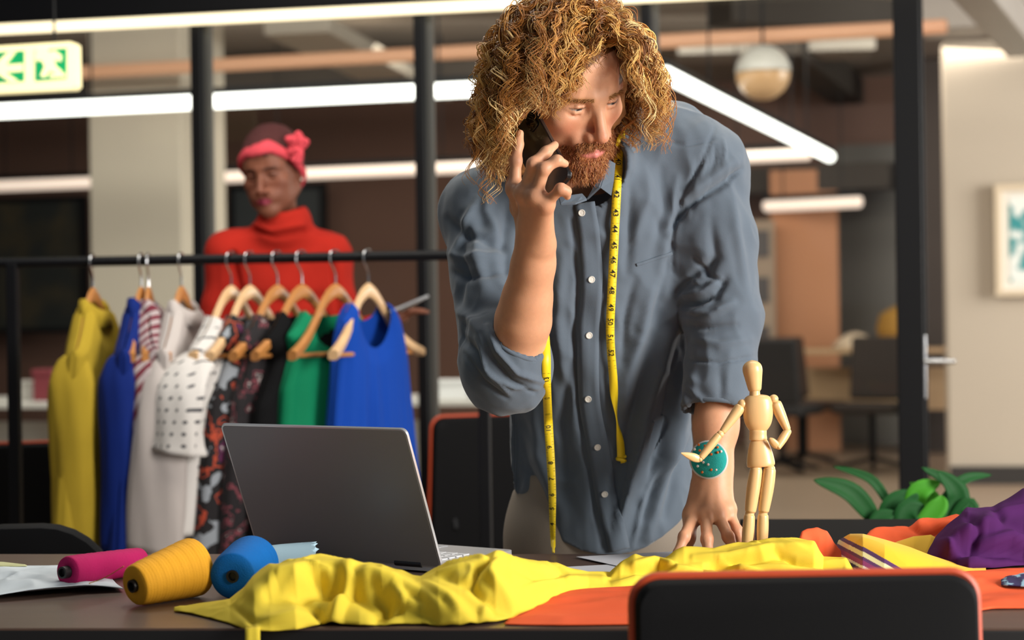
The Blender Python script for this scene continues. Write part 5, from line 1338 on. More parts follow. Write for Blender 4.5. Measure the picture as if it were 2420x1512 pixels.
# folds -------------------------------------------------------------
folds = [  # pixel polylines across the front of the shirt: (line, width px, depth m)
    ([(1688, 305), (1660, 380), (1610, 470), (1588, 560), (1590, 640)], 5, -.0045), ([(1750, 400), (1690, 445), (1620, 492), (1578, 545)], 7, -.010), ([(1740, 375), (1680, 420), (1610, 470)], 12, .007),
    ([(1600, 690), (1650, 640), (1700, 612)], 10, -.008), ([(1608, 720), (1640, 720), (1690, 700), (1715, 660)], 9, -.010), ([(1605, 700), (1660, 690), (1700, 660)], 8, .007), ([(1618, 745), (1680, 740), (1730, 715)], 9, .008), ([(1620, 770), (1670, 775), (1740, 770)], 8, -.007),
    ([(1640, 800), (1700, 815), (1770, 800)], 10, .005), ([(1628, 850), (1700, 858), (1790, 842)], 4, -.0045), ([(1730, 480), (1745, 580), (1765, 700)], 12, .005), ([(1680, 520), (1690, 600), (1660, 680)], 12, -.006),
    # yoke and chest
    ([(1560, 330), (1620, 345), (1690, 330)], 4, -.003), ([(1520, 390), (1530, 470), (1500, 560)], 14, .006), ([(1560, 400), (1570, 500), (1545, 600)], 13, -.006), ([(1490, 420), (1490, 520), (1480, 640)], 12, -.008), ([(1600, 420), (1580, 520), (1560, 640)], 10, .005),
    # long diagonal pulls from the armpit to the hem
    ([(1600, 720), (1560, 860), (1520, 1000), (1475, 1180), (1455, 1290)], 17, .012), ([(1622, 780), (1590, 920), (1560, 1060), (1520, 1220)], 15, -.012), ([(1632, 900), (1600, 1020), (1560, 1150), (1530, 1270)], 14, .010), ([(1570, 720), (1530, 860), (1490, 1000), (1450, 1150)], 15, -.010),
    ([(1640, 1030), (1600, 1110), (1570, 1220)], 12, -.009), ([(1540, 690), (1510, 800), (1480, 900)], 14, .008), ([(1640, 1000), (1590, 1070), (1530, 1140)], 12, .007), ([(1500, 660), (1475, 760), (1470, 850)], 10, -.005),
    # placket edge and shadowed half
    ([(1352, 520), (1366, 660), (1358, 800), (1366, 950), (1382, 1060), (1422, 1290)], 7, -.007), ([(1330, 600), (1320, 750), (1335, 900)], 14, .007), ([(1350, 860), (1330, 1000), (1340, 1150)], 14, -.007), ([(1260, 960), (1275, 1080), (1330, 1220)], 16, .008), ([(1225, 1000), (1240, 1100), (1290, 1200)], 13, -.006),
    # right sleeve and elbow
    ([(1060, 520), (1110, 560), (1180, 580)], 12, -.007), ([(1050, 640), (1120, 655), (1190, 640)], 11, -.008), ([(1050, 600), (1120, 612), (1190, 600)], 11, .007), ([(1065, 720), (1120, 760), (1160, 830)], 12, .007), ([(1080, 780), (1120, 830), (1150, 890)], 10, -.008),
    ([(1152, 770), (1175, 830), (1220, 880), (1278, 900)], 6, .008), ([(1140, 790), (1165, 850), (1210, 900), (1262, 925)], 5, -.006), ([(1125, 800), (1150, 870), (1200, 925)], 5, .005), ([(1110, 500), (1130, 600), (1140, 700)], 15, .006), ([(1200, 480), (1190, 580), (1200, 660)], 14, -.008), ([(1160, 440), (1150, 500), (1180, 560)], 12, .006),
    ([(1250, 520), (1240, 640), (1215, 760)], 14, .006),
    ([(1612, 742), (1650, 748), (1690, 735)], 5, -.006), ([(1640, 612), (1672, 650), (1712, 668)], 6, -.006), ([(1625, 655), (1655, 668), (1690, 650)], 5, .005), ([(1700, 690), (1672, 715), (1640, 735)], 5, .005),
    ([(1745, 405), (1720, 432), (1690, 455)], 4, -.006), ([(1708, 330), (1712, 360), (1705, 395)], 4, .003), ([(1690, 345), (1690, 375), (1680, 405)], 4, -.003), ([(1668, 360), (1665, 390), (1655, 420)], 4, .003), ([(1648, 375), (1643, 405), (1633, 435)], 4, -.003),
    ([(1640, 870), (1645, 915), (1640, 955)], 8, .003), ([(1700, 870), (1705, 915), (1702, 955)], 9, -.003), ([(1575, 620), (1560, 700), (1540, 760)], 9, -.004), ([(1612, 830), (1580, 960), (1550, 1080)], 6, .005), ([(1600, 880), (1570, 1000), (1535, 1110)], 5, -.005),
    ([(1520, 1010), (1490, 1110), (1462, 1240)], 6, .006), ([(1500, 1030), (1470, 1150), (1450, 1250)], 5, -.005), ([(1560, 1090), (1520, 1180), (1495, 1290)], 6, .006), ([(1090, 560), (1100, 640), (1085, 720)], 9, -.007), ([(1130, 470), (1095, 540), (1075, 600)], 8, .006),
    ([(1100, 835), (1140, 900), (1200, 940)], 5, -.005), ([(1118, 815), (1155, 880), (1215, 915), (1270, 915)], 4, .004)]
N_ = vnormals(V, Q); PX, PY = proj(V)
front = sm01(-N_[:, 1], .05, .45)
disp = np.zeros(len(V))
for line, wd, amp in folds:
    d, t = seg_dist(PX, PY, line); disp += amp * np.exp(-(d / wd) ** 2) * np.sin(np.pi * np.clip(.12 + .76 * t, 0, 1))
# small creases everywhere
Q3 = np.stack([V[:, 0] * 24 + V[:, 2] * 9, V[:, 1] * 20, V[:, 2] * 13 - V[:, 0] * 6], 1)
cre = (1 - np.abs(vnoise(Q3 + vnoise(Q3 * .6, 2)[:, None] * .9, 1)) * 2.2) * .0030 + vnoise(Q3 * 2.7, 5) * .0011
V = V + N_ * (1.3 * disp * front + 1.0 * cre)[:, None]
wedge = sm01(1385 - PX, 0, 170) * sm01(PY, 800, 960) * sm01(PX, 1195, 1210) * front * sm01(V[:, 1], 2.885, 2.905)
V[:, 1] += .034 * wedge
V = lap(V, Q, .25)
PX, PY = proj(V)
hem = np.interp(PX, [1195, 1222, 1250, 1290, 1330, 1370, 1430, 1490, 1530, 1570, 1610, 1640, 1660], [1120, 1168, 1212, 1252, 1282, 1302, 1318, 1308, 1294, 1268, 1232, 1190, 1160])
V, Q, _ = drop_faces(V, Q, (PY < hem)[Q].all(1)); V = smooth_border(V, Q, 14)
shirt_m = mat('blue_grey_cotton', '5a6571', .80, var=.07, vscale=7, bump=.22, bscale=1100, sheen=.25, spec=.2)
shirtV, shirtQ = V, Q
me = fast_mesh('shirt', V, Q)
shirt = link('shirt', me, shirt_m, man); shirt['label'] = 'blue-grey button-down shirt with rolled sleeves'
md = shirt.modifiers.new('t', 'SOLIDIFY'); md.thickness = .0022
# surface lookup on the front of the shirt
sN = vnormals(V, Q); sPX, sPY = proj(V); fm = sN[:, 1] < -.02
fV, fN, fX, fY = V[fm], sN[fm], sPX[fm], sPY[fm]
def on_shirt(px, py, off=.0, rad=14):
    m = (np.abs(fX - px) < rad) & (np.abs(fY - py) < rad)
    if not m.any(): return at(px, py, 2.9), np.array([0, -1.0, 0])
    dd = np.hypot(fX[m] - px, fY[m] - py); dep = fV[m][:, 1]
    near = dep < dep.min() + .03; w = np.exp(-(dd[near] / 6.0) ** 2) + 1e-6
    d = (dep[near] * w).sum() / w.sum(); n = (fN[m][near] * w[:, None]).sum(0); n /= np.linalg.norm(n)
    return at(px, py, d) + n * off, n
def strip_on(name, line, width, off, m, parent, n=70, dmax=None, thick=.0012, wfn=None, smooth_d=0, cols=5, dedge=0.0):
    C = smoothline(np.c_[np.array(line, float), np.zeros(len(line))], n)[:, :2]; V = []
    for i in range(n):
        t = C[min(i + 1, n - 1)] - C[max(i - 1, 0)]; t /= np.linalg.norm(t); s = np.array([t[1], -t[0]])
        w = wfn(i / (n - 1)) if wfn else width
        for k in range(cols):
            q = C[i] - s * w * (k / (cols - 1) - .5); p, nn_ = on_shirt(q[0], q[1], off); V.append(p)
    V = np.array(V)
    if smooth_d:
        D_ = V[:, 1].reshape(n, cols)
        for _ in range(smooth_d):
            Dp = np.pad(D_, ((1, 1), (0, 0)), 'edge'); D_ = np.minimum(D_, (Dp[:-2] + Dp[2:]) / 2) * .5 + .25 * (Dp[:-2] + Dp[2:])
        V[:, 1] = D_.ravel()
    F = [(i * cols + k, i * cols + k + 1, (i + 1) * cols + k + 1, (i + 1) * cols + k) for i in range(n - 1) for k in range(cols - 1)]
    return MB().raw(V, F).build(name, m, parent, smooth=True, solid=thick, auto=False)
strip_on('placket', [(1382, 482), (1394, 560), (1400, 660), (1392, 790), (1394, 940), (1415, 1060), (1432, 1166), (1450, 1240), (1464, 1298)], 48, .0022, shirt_m, shirt, 90, thick=.0022)
btn_m = mat('pearl_button', 'd9d5cc', .3, var=.04)
for bx_, by_ in ((1375, 503), (1397, 660), (1391, 791), (1390, 941), (1411, 1055), (1428, 1166)):
    p, n = on_shirt(bx_, by_, .0036); M = frame_from(n)
    MB().lathe([(.0004, .0016), (.0036, .0014), (.0044, .0022), (.0054, .0020), (.0057, .0010), (.0052, -.0004), (.0004, -.0006)], 20, M, p).build('button', btn_m, shirt, smooth=True)
# chest pocket: edge strip
strip_on('pocket_edge', [(1504, 626), (1535, 616), (1588, 598)], 7, .0016, shirt_m, shirt, 24, thick=.0012)
# cuff edge of the left sleeve and of the rolled right sleeve
def ring_on(c, u, r, thick, name, sx=1.0):
    M = frame_from(u); MB().tube([c + M @ np.array([r * math.cos(a), r * sx * math.sin(a), 0]) for a in np.linspace(0, 2 * math.pi, 40, endpoint=False)], thick, 8, closed=True).build(name, shirt_m, shirt, smooth=True, auto=False)
ring_on(LC + lu * .002, lu, .0545, .0040, 'cuff_edge')
ring_on(at(1226, 815, 2.757), np.array([.42, -.36, .84]), .0435, .0034, 'cuff_edge')
# collar leaves (folded down, thick cloth)
def leafpoly(name, pts, m=shirt_m, t=.003):
    V = [at(*p) for p in pts]; n = len(V); nr = np.cross(V[1] - V[0], V[2] - V[0]); nr /= np.linalg.norm(nr)
    if nr[1] > 0: nr = -nr
    W = [v + nr * t for v in V]
    MB().raw(V + W, [tuple(range(n)), tuple(range(2 * n - 1, n - 1, -1))] + [(i, n + i, n + (i + 1) % n, (i + 1) % n) for i in range(n)]).build(name, m, shirt, bev=.001)
leafpoly('collar_leaf', [(1386, 470, 2.812), (1404, 440, 2.806), (1428, 405, 2.815), (1440, 378, 2.835), (1451, 384, 2.845), (1447, 425, 2.820), (1441, 460, 2.805), (1430, 452, 2.803), (1416, 442, 2.802)])
leafpoly('collar_leaf', [(1388, 474, 2.814), (1360, 484, 2.800), (1325, 486, 2.800), (1318, 462, 2.815), (1345, 465, 2.810), (1376, 460, 2.812)])

# trousers ----------------------------------------------------------
g = SDF(np.array([tx[0] - .26, 2.86, -.01]), np.array([tx[0] + .24, 3.42, .92]), .007)
hz_ = at(1424, 1180, 3.1)[2]
g.loft([.72, .80, .86, hz_ + .02], [tx[0] - .002] * 4, [3.13, 3.128, 3.12, 3.115], [.158, .154, .149, .145], [.108, .106, .102, .098], 0, 2.4)
for s in (-1, 1):
    g.chain([(tx[0] + s * .078, 3.13, .74), (tx[0] + s * .088, 3.16, .46), (tx[0] + s * .095, 3.19, .09)], [.088, .068, .058], .04)
V, Q = g.mesh(1); N_ = vnormals(V, Q); V = V + N_ * (.0035 * vnoise(V * np.array([16, 16, 9]), 8))[:, None]
tr_m = mat('khaki_cotton', '8c8174', .85, var=.06, vscale=8, bump=.15, bscale=700)
link('trousers', fast_mesh('trousers', V, Q), tr_m, man)
for s in (-1, 1):
    c = np.array([tx[0] + s * .097, 3.15, 0]); MB().lathe([(.01, 0), (.045, 0), (.047, .02), (.043, .05), (.036, .08), (.035, .11), (.005, .115)], 20, None, c, sy=2.4).build('shoe', mat('brown_leather', '4a3222', .5, var=.1), man, smooth=True)

# hair ---------------------------------------------------------------
OUT_PX = np.array([(1215, 15), (1290, -14), (1400, -14), (1480, 20), (1535, 95), (1568, 180), (1606, 250), (1602, 305), (1548, 358), (1478, 372), (1462, 330), (1330, 440), (1225, 436), (1150, 415), (1105, 345), (1098, 270), (1126, 175), (1158, 80)], float)
HAND_PX = np.array([(1204, 298), (1240, 284), (1292, 284), (1350, 420), (1350, 480), (1232, 480), (1204, 440)], float)
_hv = hw_(Vh); _hn = vnormals(Vh, Qh) @ HR_.T; _hx, _hy = proj(_hv); _f = _hn[:, 1] < 0.1
REJ_PX = FACE_PX.copy(); REJ_PX[0, 0] = 1466; REJ_PX[-1, 0] = 1478; REJ_PX = np.insert(REJ_PX, len(REJ_PX), (1478, 200), axis=0)
def on_head(px, py):
    d = np.hypot(_hx[_f] - px, _hy[_f] - py); i = np.argmin(d + 60 * (_hv[_f][:, 1] - 2.6)); return _hv[_f][i], _hn[_f][i]
FR_L = np.array([(1462, 112), (1425, 126), (1390, 152), (1352, 202), (1322, 238), (1292, 262), (1276, 285)], float)
FR_R = np.array([(1462, 108), (1467, 150), (1470, 200), (1472, 250), (1471, 285)], float)
def hair_locks(nl, ns, m, seed, nf=190):
    rng = np.random.default_rng(seed); P = []; Cc = []; Rr = []
    cols = [lin(c)[:3] for c in ('a86c2e', 'c48b44', '804d20', 'd8a95f', '95602a', 'e8c486')]
    down = np.array([0, 0, -1.0]) @ HR_; left = np.array([-1.0, 0, 0]) @ HR_
    cnt = 0; mp = 24; tries = 0
    while cnt < nl and tries < nl * 60:
        tries += 1
        fringe = cnt < nf
        if fringe:
            lf = rng.random() < .66; crown = rng.random() < .34
            Ln = FR_L if lf else FR_R
            q = smoothline(np.c_[Ln, np.zeros(len(Ln))], 40)[rng.integers(0, 40)][:2] + rng.normal(size=2) * 5 + np.array([-6.0 if lf else 16.0, -10.0])
            if crown: q = np.array([rng.uniform(1375, 1478), rng.uniform(5, 118)]); lf = q[0] < 1432 + rng.normal() * 12
            rw_, rn_ = on_head(*q); root = hl(rw_); x, y, z = root; v = rn_ @ HR_; side = -1 if lf else 1
            if crown and rng.random() < .3: side = -side
            wd_ = np.array([side * rng.uniform(.5, 1.0), -rng.uniform(.3, .8), rng.uniform(.1, .7)])
            d = (wd_ / np.linalg.norm(wd_)) @ HR_; s = rng.uniform(0, .6); off = np.array([.012 + .085 * s, .016 + .060 * s, .006 + .030 * s])
            L = rng.uniform(.07, .17); st = L / (mp - 1)
        else:
            v = rng.normal(size=3); v /= np.linalg.norm(v)
            root = np.array([0, .012, .034]) + v * np.array([.078, .100, .088])
            x, y, z = root
            line = .070 if y < -.055 else (.070 - (y + .055) / .055 * .085 if y < 0 else (-.02 - y * .9))
            if z < line or y > .085: continue
            s = rng.uniform(0, 1) ** .7
            off = np.array([.012 + .085 * s, .016 + .060 * s, .006 + .030 * s])
            side = -1 if x < .030 + rng.normal() * .012 else 1
            nrm = v / np.array([.078, .1, .088]); nrm /= np.linalg.norm(nrm)
            d = nrm * .8 + np.array([side * .7, rng.normal() * .25, .10]) + rng.normal(size=3) * .25
            d /= np.linalg.norm(d)
            L = rng.uniform(.13, .26) * (1.08 if side < 0 else .92) * (1.0 if z > .02 else .8); st = L / (mp - 1)
        p = root.copy(); path = [p.copy()]; wob = rng.normal(size=3) * .35; wp = rng.uniform(0, 6)
        for i in range(1, mp):
            t = i / (mp - 1)
            d = d + down * (.11 + .20 * t) + wob * .12 * math.sin(8 * t + wp)
            d /= math.sqrt(d @ d)
            p = p + d * st
            gr = min(1, t * 3.0)
            rr = np.array([.080, .102, .090]) + off * gr * (.55 + .45 * min(1, t * 1.6)); c0 = np.array([0, .012, .034])
            e = (p - c0) / rr; k = math.sqrt(e @ e)
            if k < 1 and t > .05: p = c0 + e / max(k, .3) * rr
            path.append(p.copy())
        path = np.array(path)
        W_ = hw_(path); X, Y = proj(W_)
        if (inpoly(X, Y, REJ_PX) & (W_[:, 1] < 2.84)).sum() > ((3 if side < 0 else 0) if fringe else 1): continue
        if (inpoly(X, Y, HAND_PX) & (W_[:, 1] < 2.735)).any(): continue
        if (~inpoly(X, Y, OUT_PX)).mean() > (.06 if rng.random() > .12 else .25): continue
        if W_[:, 1].min() > 2.86 and rng.random() < .75: continue          # mostly hidden behind the head
        cnt += 1
        path = smoothline(path, m)
        for _ in range(3): path[1:-1] = .5 * path[1:-1] + .25 * (path[:-2] + path[2:])
        wl = rng.uniform(.030, .058); rad = rng.uniform(.0040, .0098) * (.8 if fringe else 1); ph = rng.uniform(0, 6.28); hand = 1 if rng.random() < .5 else -1
        T = np.gradient(path, axis=0); T /= np.linalg.norm(T, axis=1, keepdims=True) + 1e-9
        U = np.cross(T, [.3, .9, .2]); U /= np.linalg.norm(U, axis=1, keepdims=True) + 1e-9; W = np.cross(T, U)
        s_ = np.linspace(0, L, m); base = np.array(cols[rng.integers(0, 6)]) * rng.uniform(.8, 1.15)
        tt = np.linspace(0, 1, m); flat = rng.uniform(.55, 1.0); jit = .22 + .3 * (rng.random() < .3)
        for j in range(ns):
            phj = ph + rng.normal() * jit; rj = rad * rng.uniform(.75, 1.25); spread = rng.normal(size=2) * (.0014 + .0026 * tt[:, None])
            fr = 2 * math.pi / (wl * rng.uniform(.96, 1.04))
            grow = np.clip(tt * 4, 0.1, 1) * (1 + .35 * tt)
            A = hand * fr * s_ * (1 + .22 * np.sin(2.2 * tt + ph)) + phj + .9 * np.sin(5 * tt + 2 * ph)
            pt = path + U * (rj * grow * np.cos(A) + spread[:, 0])[:, None] + W * (flat * rj * grow * np.sin(A) + spread[:, 1])[:, None]
            P.append(pt); Cc.append(base * rng.uniform(.82, 1.2)); Rr.append(.00085 * rng.uniform(.6, 1.25) * np.clip(1.25 - tt ** 3, .25, 1))
    return np.array(P), np.array(Rr), np.array(Cc)
HP, HRd, HC = hair_locks(510, 6, 60, 5)
V, Q = strands(hw_(HP.reshape(-1, 3)).reshape(HP.shape), HRd)
hair_m = mat('curly_blond_hair', 'b98540', .42, attr='Col', spec=.5, sheen=.0)
me = fast_mesh('hair', V, Q); set_col(me, np.repeat(HC, HP.shape[1] * 3, axis=0))
hair = link('hair', me, hair_m, man); hair['kind'] = 'stuff'; hair['label'] = 'shoulder-length curly ginger-blond hair'
# darker under-hair that carries the curls
g = SDF((-.19, -.15, -.21), (.17, .17, .16), .0045)
g.ell((0, .018, .036), (.090, .106, .096))
g.ell((-.085, .020, -.055), (.048, .062, .095), .04); g.ell((.080, .025, -.035), (.040, .060, .075), .04); g.ell((0, .075, -.04), (.10, .05, .10), .05)
g.ell((.018, -.110, -.066), (.068, .085, .118), .01, sub=True)
g.ell((-.02, -.12, .03), (.075, .065, .060), .01, sub=True)
g.ell((.083, .004, .018), (.017, .046, .066), .012)
V, Q = g.mesh(1); N_ = vnormals(V, Q)
V = V + N_ * (.006 * vnoise(V * 55, 3) + .004 * vnoise(V * 120, 4))[:, None]
me = fast_mesh('under_hair', hw_(V), Q); u = link('under_hair', me, mat('under_hair', '7a4d22', .75, var=.35, vscale=60, bump=.8, bscale=160), hair)
# beard, moustache, eyebrows
nh = vnormals(Vh, Qh); x, y, z = Vh.T
def tuft(mask, n, length, dirf, r, cols, seed, m=7, curl=.0014):
    rng = np.random.default_rng(seed); I = rng.choice(np.where(mask)[0], n); P = []
    for i in I:
        d = dirf(Vh[i], nh[i]) + rng.normal(size=3) * .28; d /= np.linalg.norm(d); L = length(Vh[i]) * rng.uniform(.6, 1.25)
        t = np.linspace(0, 1, m)[:, None]; bend = np.array([rng.normal() * .2, rng.normal() * .2, -.5])
        P.append(Vh[i] - nh[i] * .001 + d * L * t + bend * L * .5 * t ** 2 + curl * np.stack([np.sin(t[:, 0] * 9 + i), np.cos(t[:, 0] * 8 + i * 2), np.sin(t[:, 0] * 7 + i)], 1) * t)
    P = np.array(P); R = np.tile(r * np.clip(1.2 - np.linspace(0, 1, m) ** 2, .3, 1), (n, 1))
    C = np.array([lin(cols[rng.integers(0, len(cols))])[:3] for _ in range(n)]) * rng.uniform(.75, 1.2, (n, 1))
    return P, R, C
lipzone = (np.abs(x) / .0250) ** 2 + ((z + .0735) / .0088) ** 2 < 1
bm = (z < -.052 - .55 * np.maximum(0, np.abs(x) - .022) + .75 * np.maximum(0, y + .055)) & (y < .012) & (z > -.119) & ~lipzone & ~((np.abs(x) < .016) & (z > -.0545))
bc = ('95562c', 'b0703c', '7a4524', 'c68f5a')
PB_, RB_, CB_ = tuft(bm, 5200, lambda p: .006 + .008 * sm01(-p[2], .08, .11), lambda p, n: n * .45 + np.array([0, -.1, -.8]), .00046, bc, 1)
mm = (z < -.0535) & (z > -.0665) & (np.abs(x) < .029) & (y < -.082) & ~lipzone
PM_, RM_, CM_ = tuft(mm, 700, lambda p: .009, lambda p, n: n * .5 + np.array([np.sign(p[0]) * .6, 0, -.6]), .00046, bc, 2)
V, Q = strands(hw_(np.concatenate([PB_, PM_]).reshape(-1, 3)).reshape(-1, 7, 3), np.concatenate([RB_, RM_]))
me = fast_mesh('beard', V, Q); set_col(me, np.repeat(np.concatenate([CB_, CM_]), 21, axis=0)); b = link('beard', me, hair_m, man); b['kind'] = 'stuff'; b['label'] = 'short reddish-brown beard and moustache'
em = (np.abs(z - .0165) < .0036) & (np.abs(x) > .012) & (np.abs(x) < .050) & (y < -.06)
PE, RE_, CE = tuft(em, 330, lambda p: .0065, lambda p, n: n * .3 + np.array([np.sign(p[0]) * .9, 0, .15]), .00042, ('a8763f', 'b98548', '8f5f30'), 3, curl=.0003)
V, Q = strands(hw_(PE.reshape(-1, 3)).reshape(PE.shape), RE_); me = fast_mesh('eyebrows', V, Q); set_col(me, np.repeat(CE, 21, axis=0)); b = link('eyebrows', me, hair_m, man); b['kind'] = 'stuff'
# ================================================================== PHONE, TAPE MEASURE, PINCUSHION
ph_top, ph_bot = at(1232, 290, 2.705), at(1316, 448, 2.625)
pa = ph_bot - ph_top; pL = np.linalg.norm(pa); pa = pa / pL
pn = np.array([-.74, -.66, .10]); pn = pn - pa * (pn @ pa); pn /= np.linalg.norm(pn); pw = np.cross(pa, pn)
MP = np.stack([pw, pa, pn], 1); pc_ = (ph_top + ph_bot) / 2 + pn * -.004
phone = empty('mobile_phone', pc_, 0, 'black smartphone held between the hand and cheek of the man', 'phone')
MB().prism(rounded_rect(.066, .146, .010), .0085, MP, pc_ - pn * .00425).build('case', mat('black_phone_case', '0d0d10', .28, coat=.3), phone, bev=.0015)
MB().prism(rounded_rect(.020, .028, .005), .0018, MP, pc_ + pn * .0042 + pa * -.054 - pw * .018).build('camera_bump', mat('black_phone_glass', '060608', .1), phone, bev=.0005)
MB().prism(rounded_rect(.060, .138, .006), .0006, MP, pc_ - pn * .0049).build('screen', MATS['black_phone_glass'], phone)
for t in (-.02, .004): MB().box(pc_ + pw * .0334 + pa * t, (.0014, .014, .003), R=MP).build('side_button', chrome, phone)

tape_m = mat('yellow_vinyl_tape', 'f0cf1c', .45, var=.04, vscale=30)
ink = mat('black_ink', '16140f', .6)
tape = empty('measuring_tape', at(1460, 500, 2.84), 0, 'yellow tailor measuring tape hanging around the neck of the man', 'tape measure')
def tape_path(line, n, off, relax=30):
    C = smoothline(np.c_[np.array(line, float), np.zeros(len(line))], n)[:, :2]
    D_ = np.array([on_shirt(x, y)[0][1] for x, y in C])
    for _ in range(relax):
        Dp = np.pad(D_, 1, 'edge'); D_ = np.minimum(D_, .5 * (Dp[:-2] + Dp[2:]))*.6 + .4 * .5 * (Dp[:-2] + Dp[2:])
    return C, D_ - off
def tape_strip(name, C, D_, wfn, twist=None):
    V = []; n = len(C); mid = []; sides = []
    for i in range(n):
        t = C[min(i + 1, n - 1)] - C[max(i - 1, 0)]; t /= np.linalg.norm(t); s = np.array([t[1], -t[0]]); s = s if s[0] > 0 else -s
        tw = twist(i / (n - 1)) if twist else 0.0; w = wfn(i / (n - 1))
        c = at(C[i, 0], C[i, 1], D_[i]); hx = s[0] * math.cos(tw); 
        sv = np.array([s[0] * math.cos(tw), math.sin(tw), -s[1] * math.cos(tw)]); sv /= np.linalg.norm(sv)
        W = w / F_PX * D_[i]
        for k in (-.5, 0, .5): V.append(c + sv * W * k)
        mid.append(c); sides.append(sv)
    F = [(i * 3 + k, i * 3 + k + 1, (i + 1) * 3 + k + 1, (i + 1) * 3 + k) for i in range(n - 1) for k in range(2)]
    o = MB().raw(V, F).build(name, tape_m, tape, smooth=True, solid=.0007, auto=False)
    return np.array(mid), np.array(sides)
cR, dR = tape_path([(1462, 352), (1459, 420), (1456, 480), (1450, 600), (1445, 700), (1442, 770), (1444, 830), (1449, 890), (1452, 940), (1459, 1000), (1466, 1046), (1468, 1084)], 110, .0075)
mR, sR_ = tape_strip('tape_end', cR, dR, lambda t: 21 - 2 * t, lambda t: 1.15 * math.exp(-((t - .80) / .08) ** 2) + .25 * math.sin(9 * t) * (t > .5))
cL_, dL_ = tape_path([(1288, 800), (1291, 850), (1292, 910), (1296, 1000), (1301, 1080), (1305, 1160), (1306, 1240), (1308, 1306)], 90, .010)
dL_[:] = np.minimum(dL_, np.interp(cL_[:, 1], [800, 950, 1306], [2.87, 2.93, 2.955]))
mL, sL_ = tape_strip('tape_end', cL_, dL_, lambda t: 22 - 7 * t ** 2 - (6 if t > .96 else 0), lambda t: .35 * math.sin(6 * t) - .8 * sm01(np.array(t), .75, 1))
# the loop round the neck, under the hair
lp = smoothline([mR[0], at(1468, 328, 2.885), at(1484, 305, 2.95), at(1460, 300, 3.02), at(1380, 330, 3.05), at(1290, 395, 3.02), at(1255, 440, 2.92), at(1262, 500, 2.862), at(1280, 640, 2.858), at(1287, 740, 2.862), mL[0]], 60)
V = []; sdv = np.linspace(0, 1, 60)
for i in range(60):
    t = lp[min(i + 1, 59)] - lp[max(i - 1, 0)]; t /= np.linalg.norm(t); o_ = lp[i] - at(1400, 380, 2.95); o_[2] *= .2
    s = np.cross(t, o_); s /= np.linalg.norm(s) + 1e-9
    if i > 44: s = s * (1 - (i - 44) / 15) + sL_[0] * ((i - 44) / 15) * (1 if s @ sL_[0] > 0 else -1)
    for k in (-.5, 0, .5): V.append(lp[i] + s * .0145 * k)
MB().raw(V, [(i * 3 + k, i * 3 + k + 1, i * 3 + k + 4, i * 3 + k + 3) for i in range(59) for k in range(2)]).build('tape_loop', tape_m, tape, smooth=True, solid=.0007, auto=False)
def number(txt, c, along, side, size):
    """lettering whose baseline direction is `along`"""
    cu = bpy.data.curves.new('number', 'FONT'); cu.body = txt; cu.size = size; cu.align_x = 'CENTER'; cu.align_y = 'CENTER'; cu.resolution_u = 2; cu.offset = size * .012
    tmp = bpy.data.objects.new('tmp', cu); COL.objects.link(tmp); dg = bpy.context.evaluated_depsgraph_get()
    me = bpy.data.meshes.new_from_object(tmp.evaluated_get(dg)); bpy.data.objects.remove(tmp)
    x = along / np.linalg.norm(along); y = side - x * (side @ x); y /= np.linalg.norm(y); z = np.cross(x, y)
    me.name = 'number'; V = np.array([v.co[:] for v in me.vertices]); W = c + V @ np.stack([x, y, z], 1).T
    for v, w in zip(me.vertices, W): v.co = w
    link('number', me, ink, tape)
def along_y(C, M_, S_, y):
    i = int(np.argmin(np.abs(C[:, 1] - y))); j = min(i + 2, len(C) - 1); k = max(i - 2, 0)
    t = M_[j] - M_[k]; t /= np.linalg.norm(t); s = S_[i]; nrm = np.cross(t, s)
    if nrm[1] > 0: nrm = -nrm
    return M_[i] + nrm * .0009, t, s
for k in range(13):
    txt = str(40 + k); c, t, s = along_y(cR, mR, sR_, 386 + 37.5 * k)
    number(txt, c, t, s, .0125)
for txt, y in (('13', 898), ('12', 938), ('11', 976), ('10', 1014), ('9', 1056), ('8', 1092), ('7', 1130), ('6', 1166), ('5', 1204), ('4', 1240)):
    c, t, s = along_y(cL_, mL, sL_, y)
    number(txt, c, -t, -s, .0115)
tk = MB()
for C, M_, S_, y0, y1, st in ((cR, mR, sR_, 372, 880, 10), (cL_, mL, sL_, 880, 1270, 9)):
    for i, y in enumerate(np.arange(y0, y1, st)):
        c, t, s = along_y(C, M_, S_, y); ln = .0030 if i % 4 else .0048
        for sg in (-1, 1):
            a = c + s * sg * .0066; b = a - s * sg * ln; q = t * .00022
            tk.raw([a - q, a + q, b + q, b - q], [(0, 1, 2, 3)])
o = tk.build('tick_marks', ink, tape); o['kind'] = 'stuff'
b_ = mR[-1]; MB().tube([b_ + np.array([.0065 * math.cos(a), .0045 * math.sin(a), .004 - .0035 * a / 3]) for a in np.linspace(0, 8, 24)], .0030, 6).build('curled_tip', tape_m, tape, smooth=True)

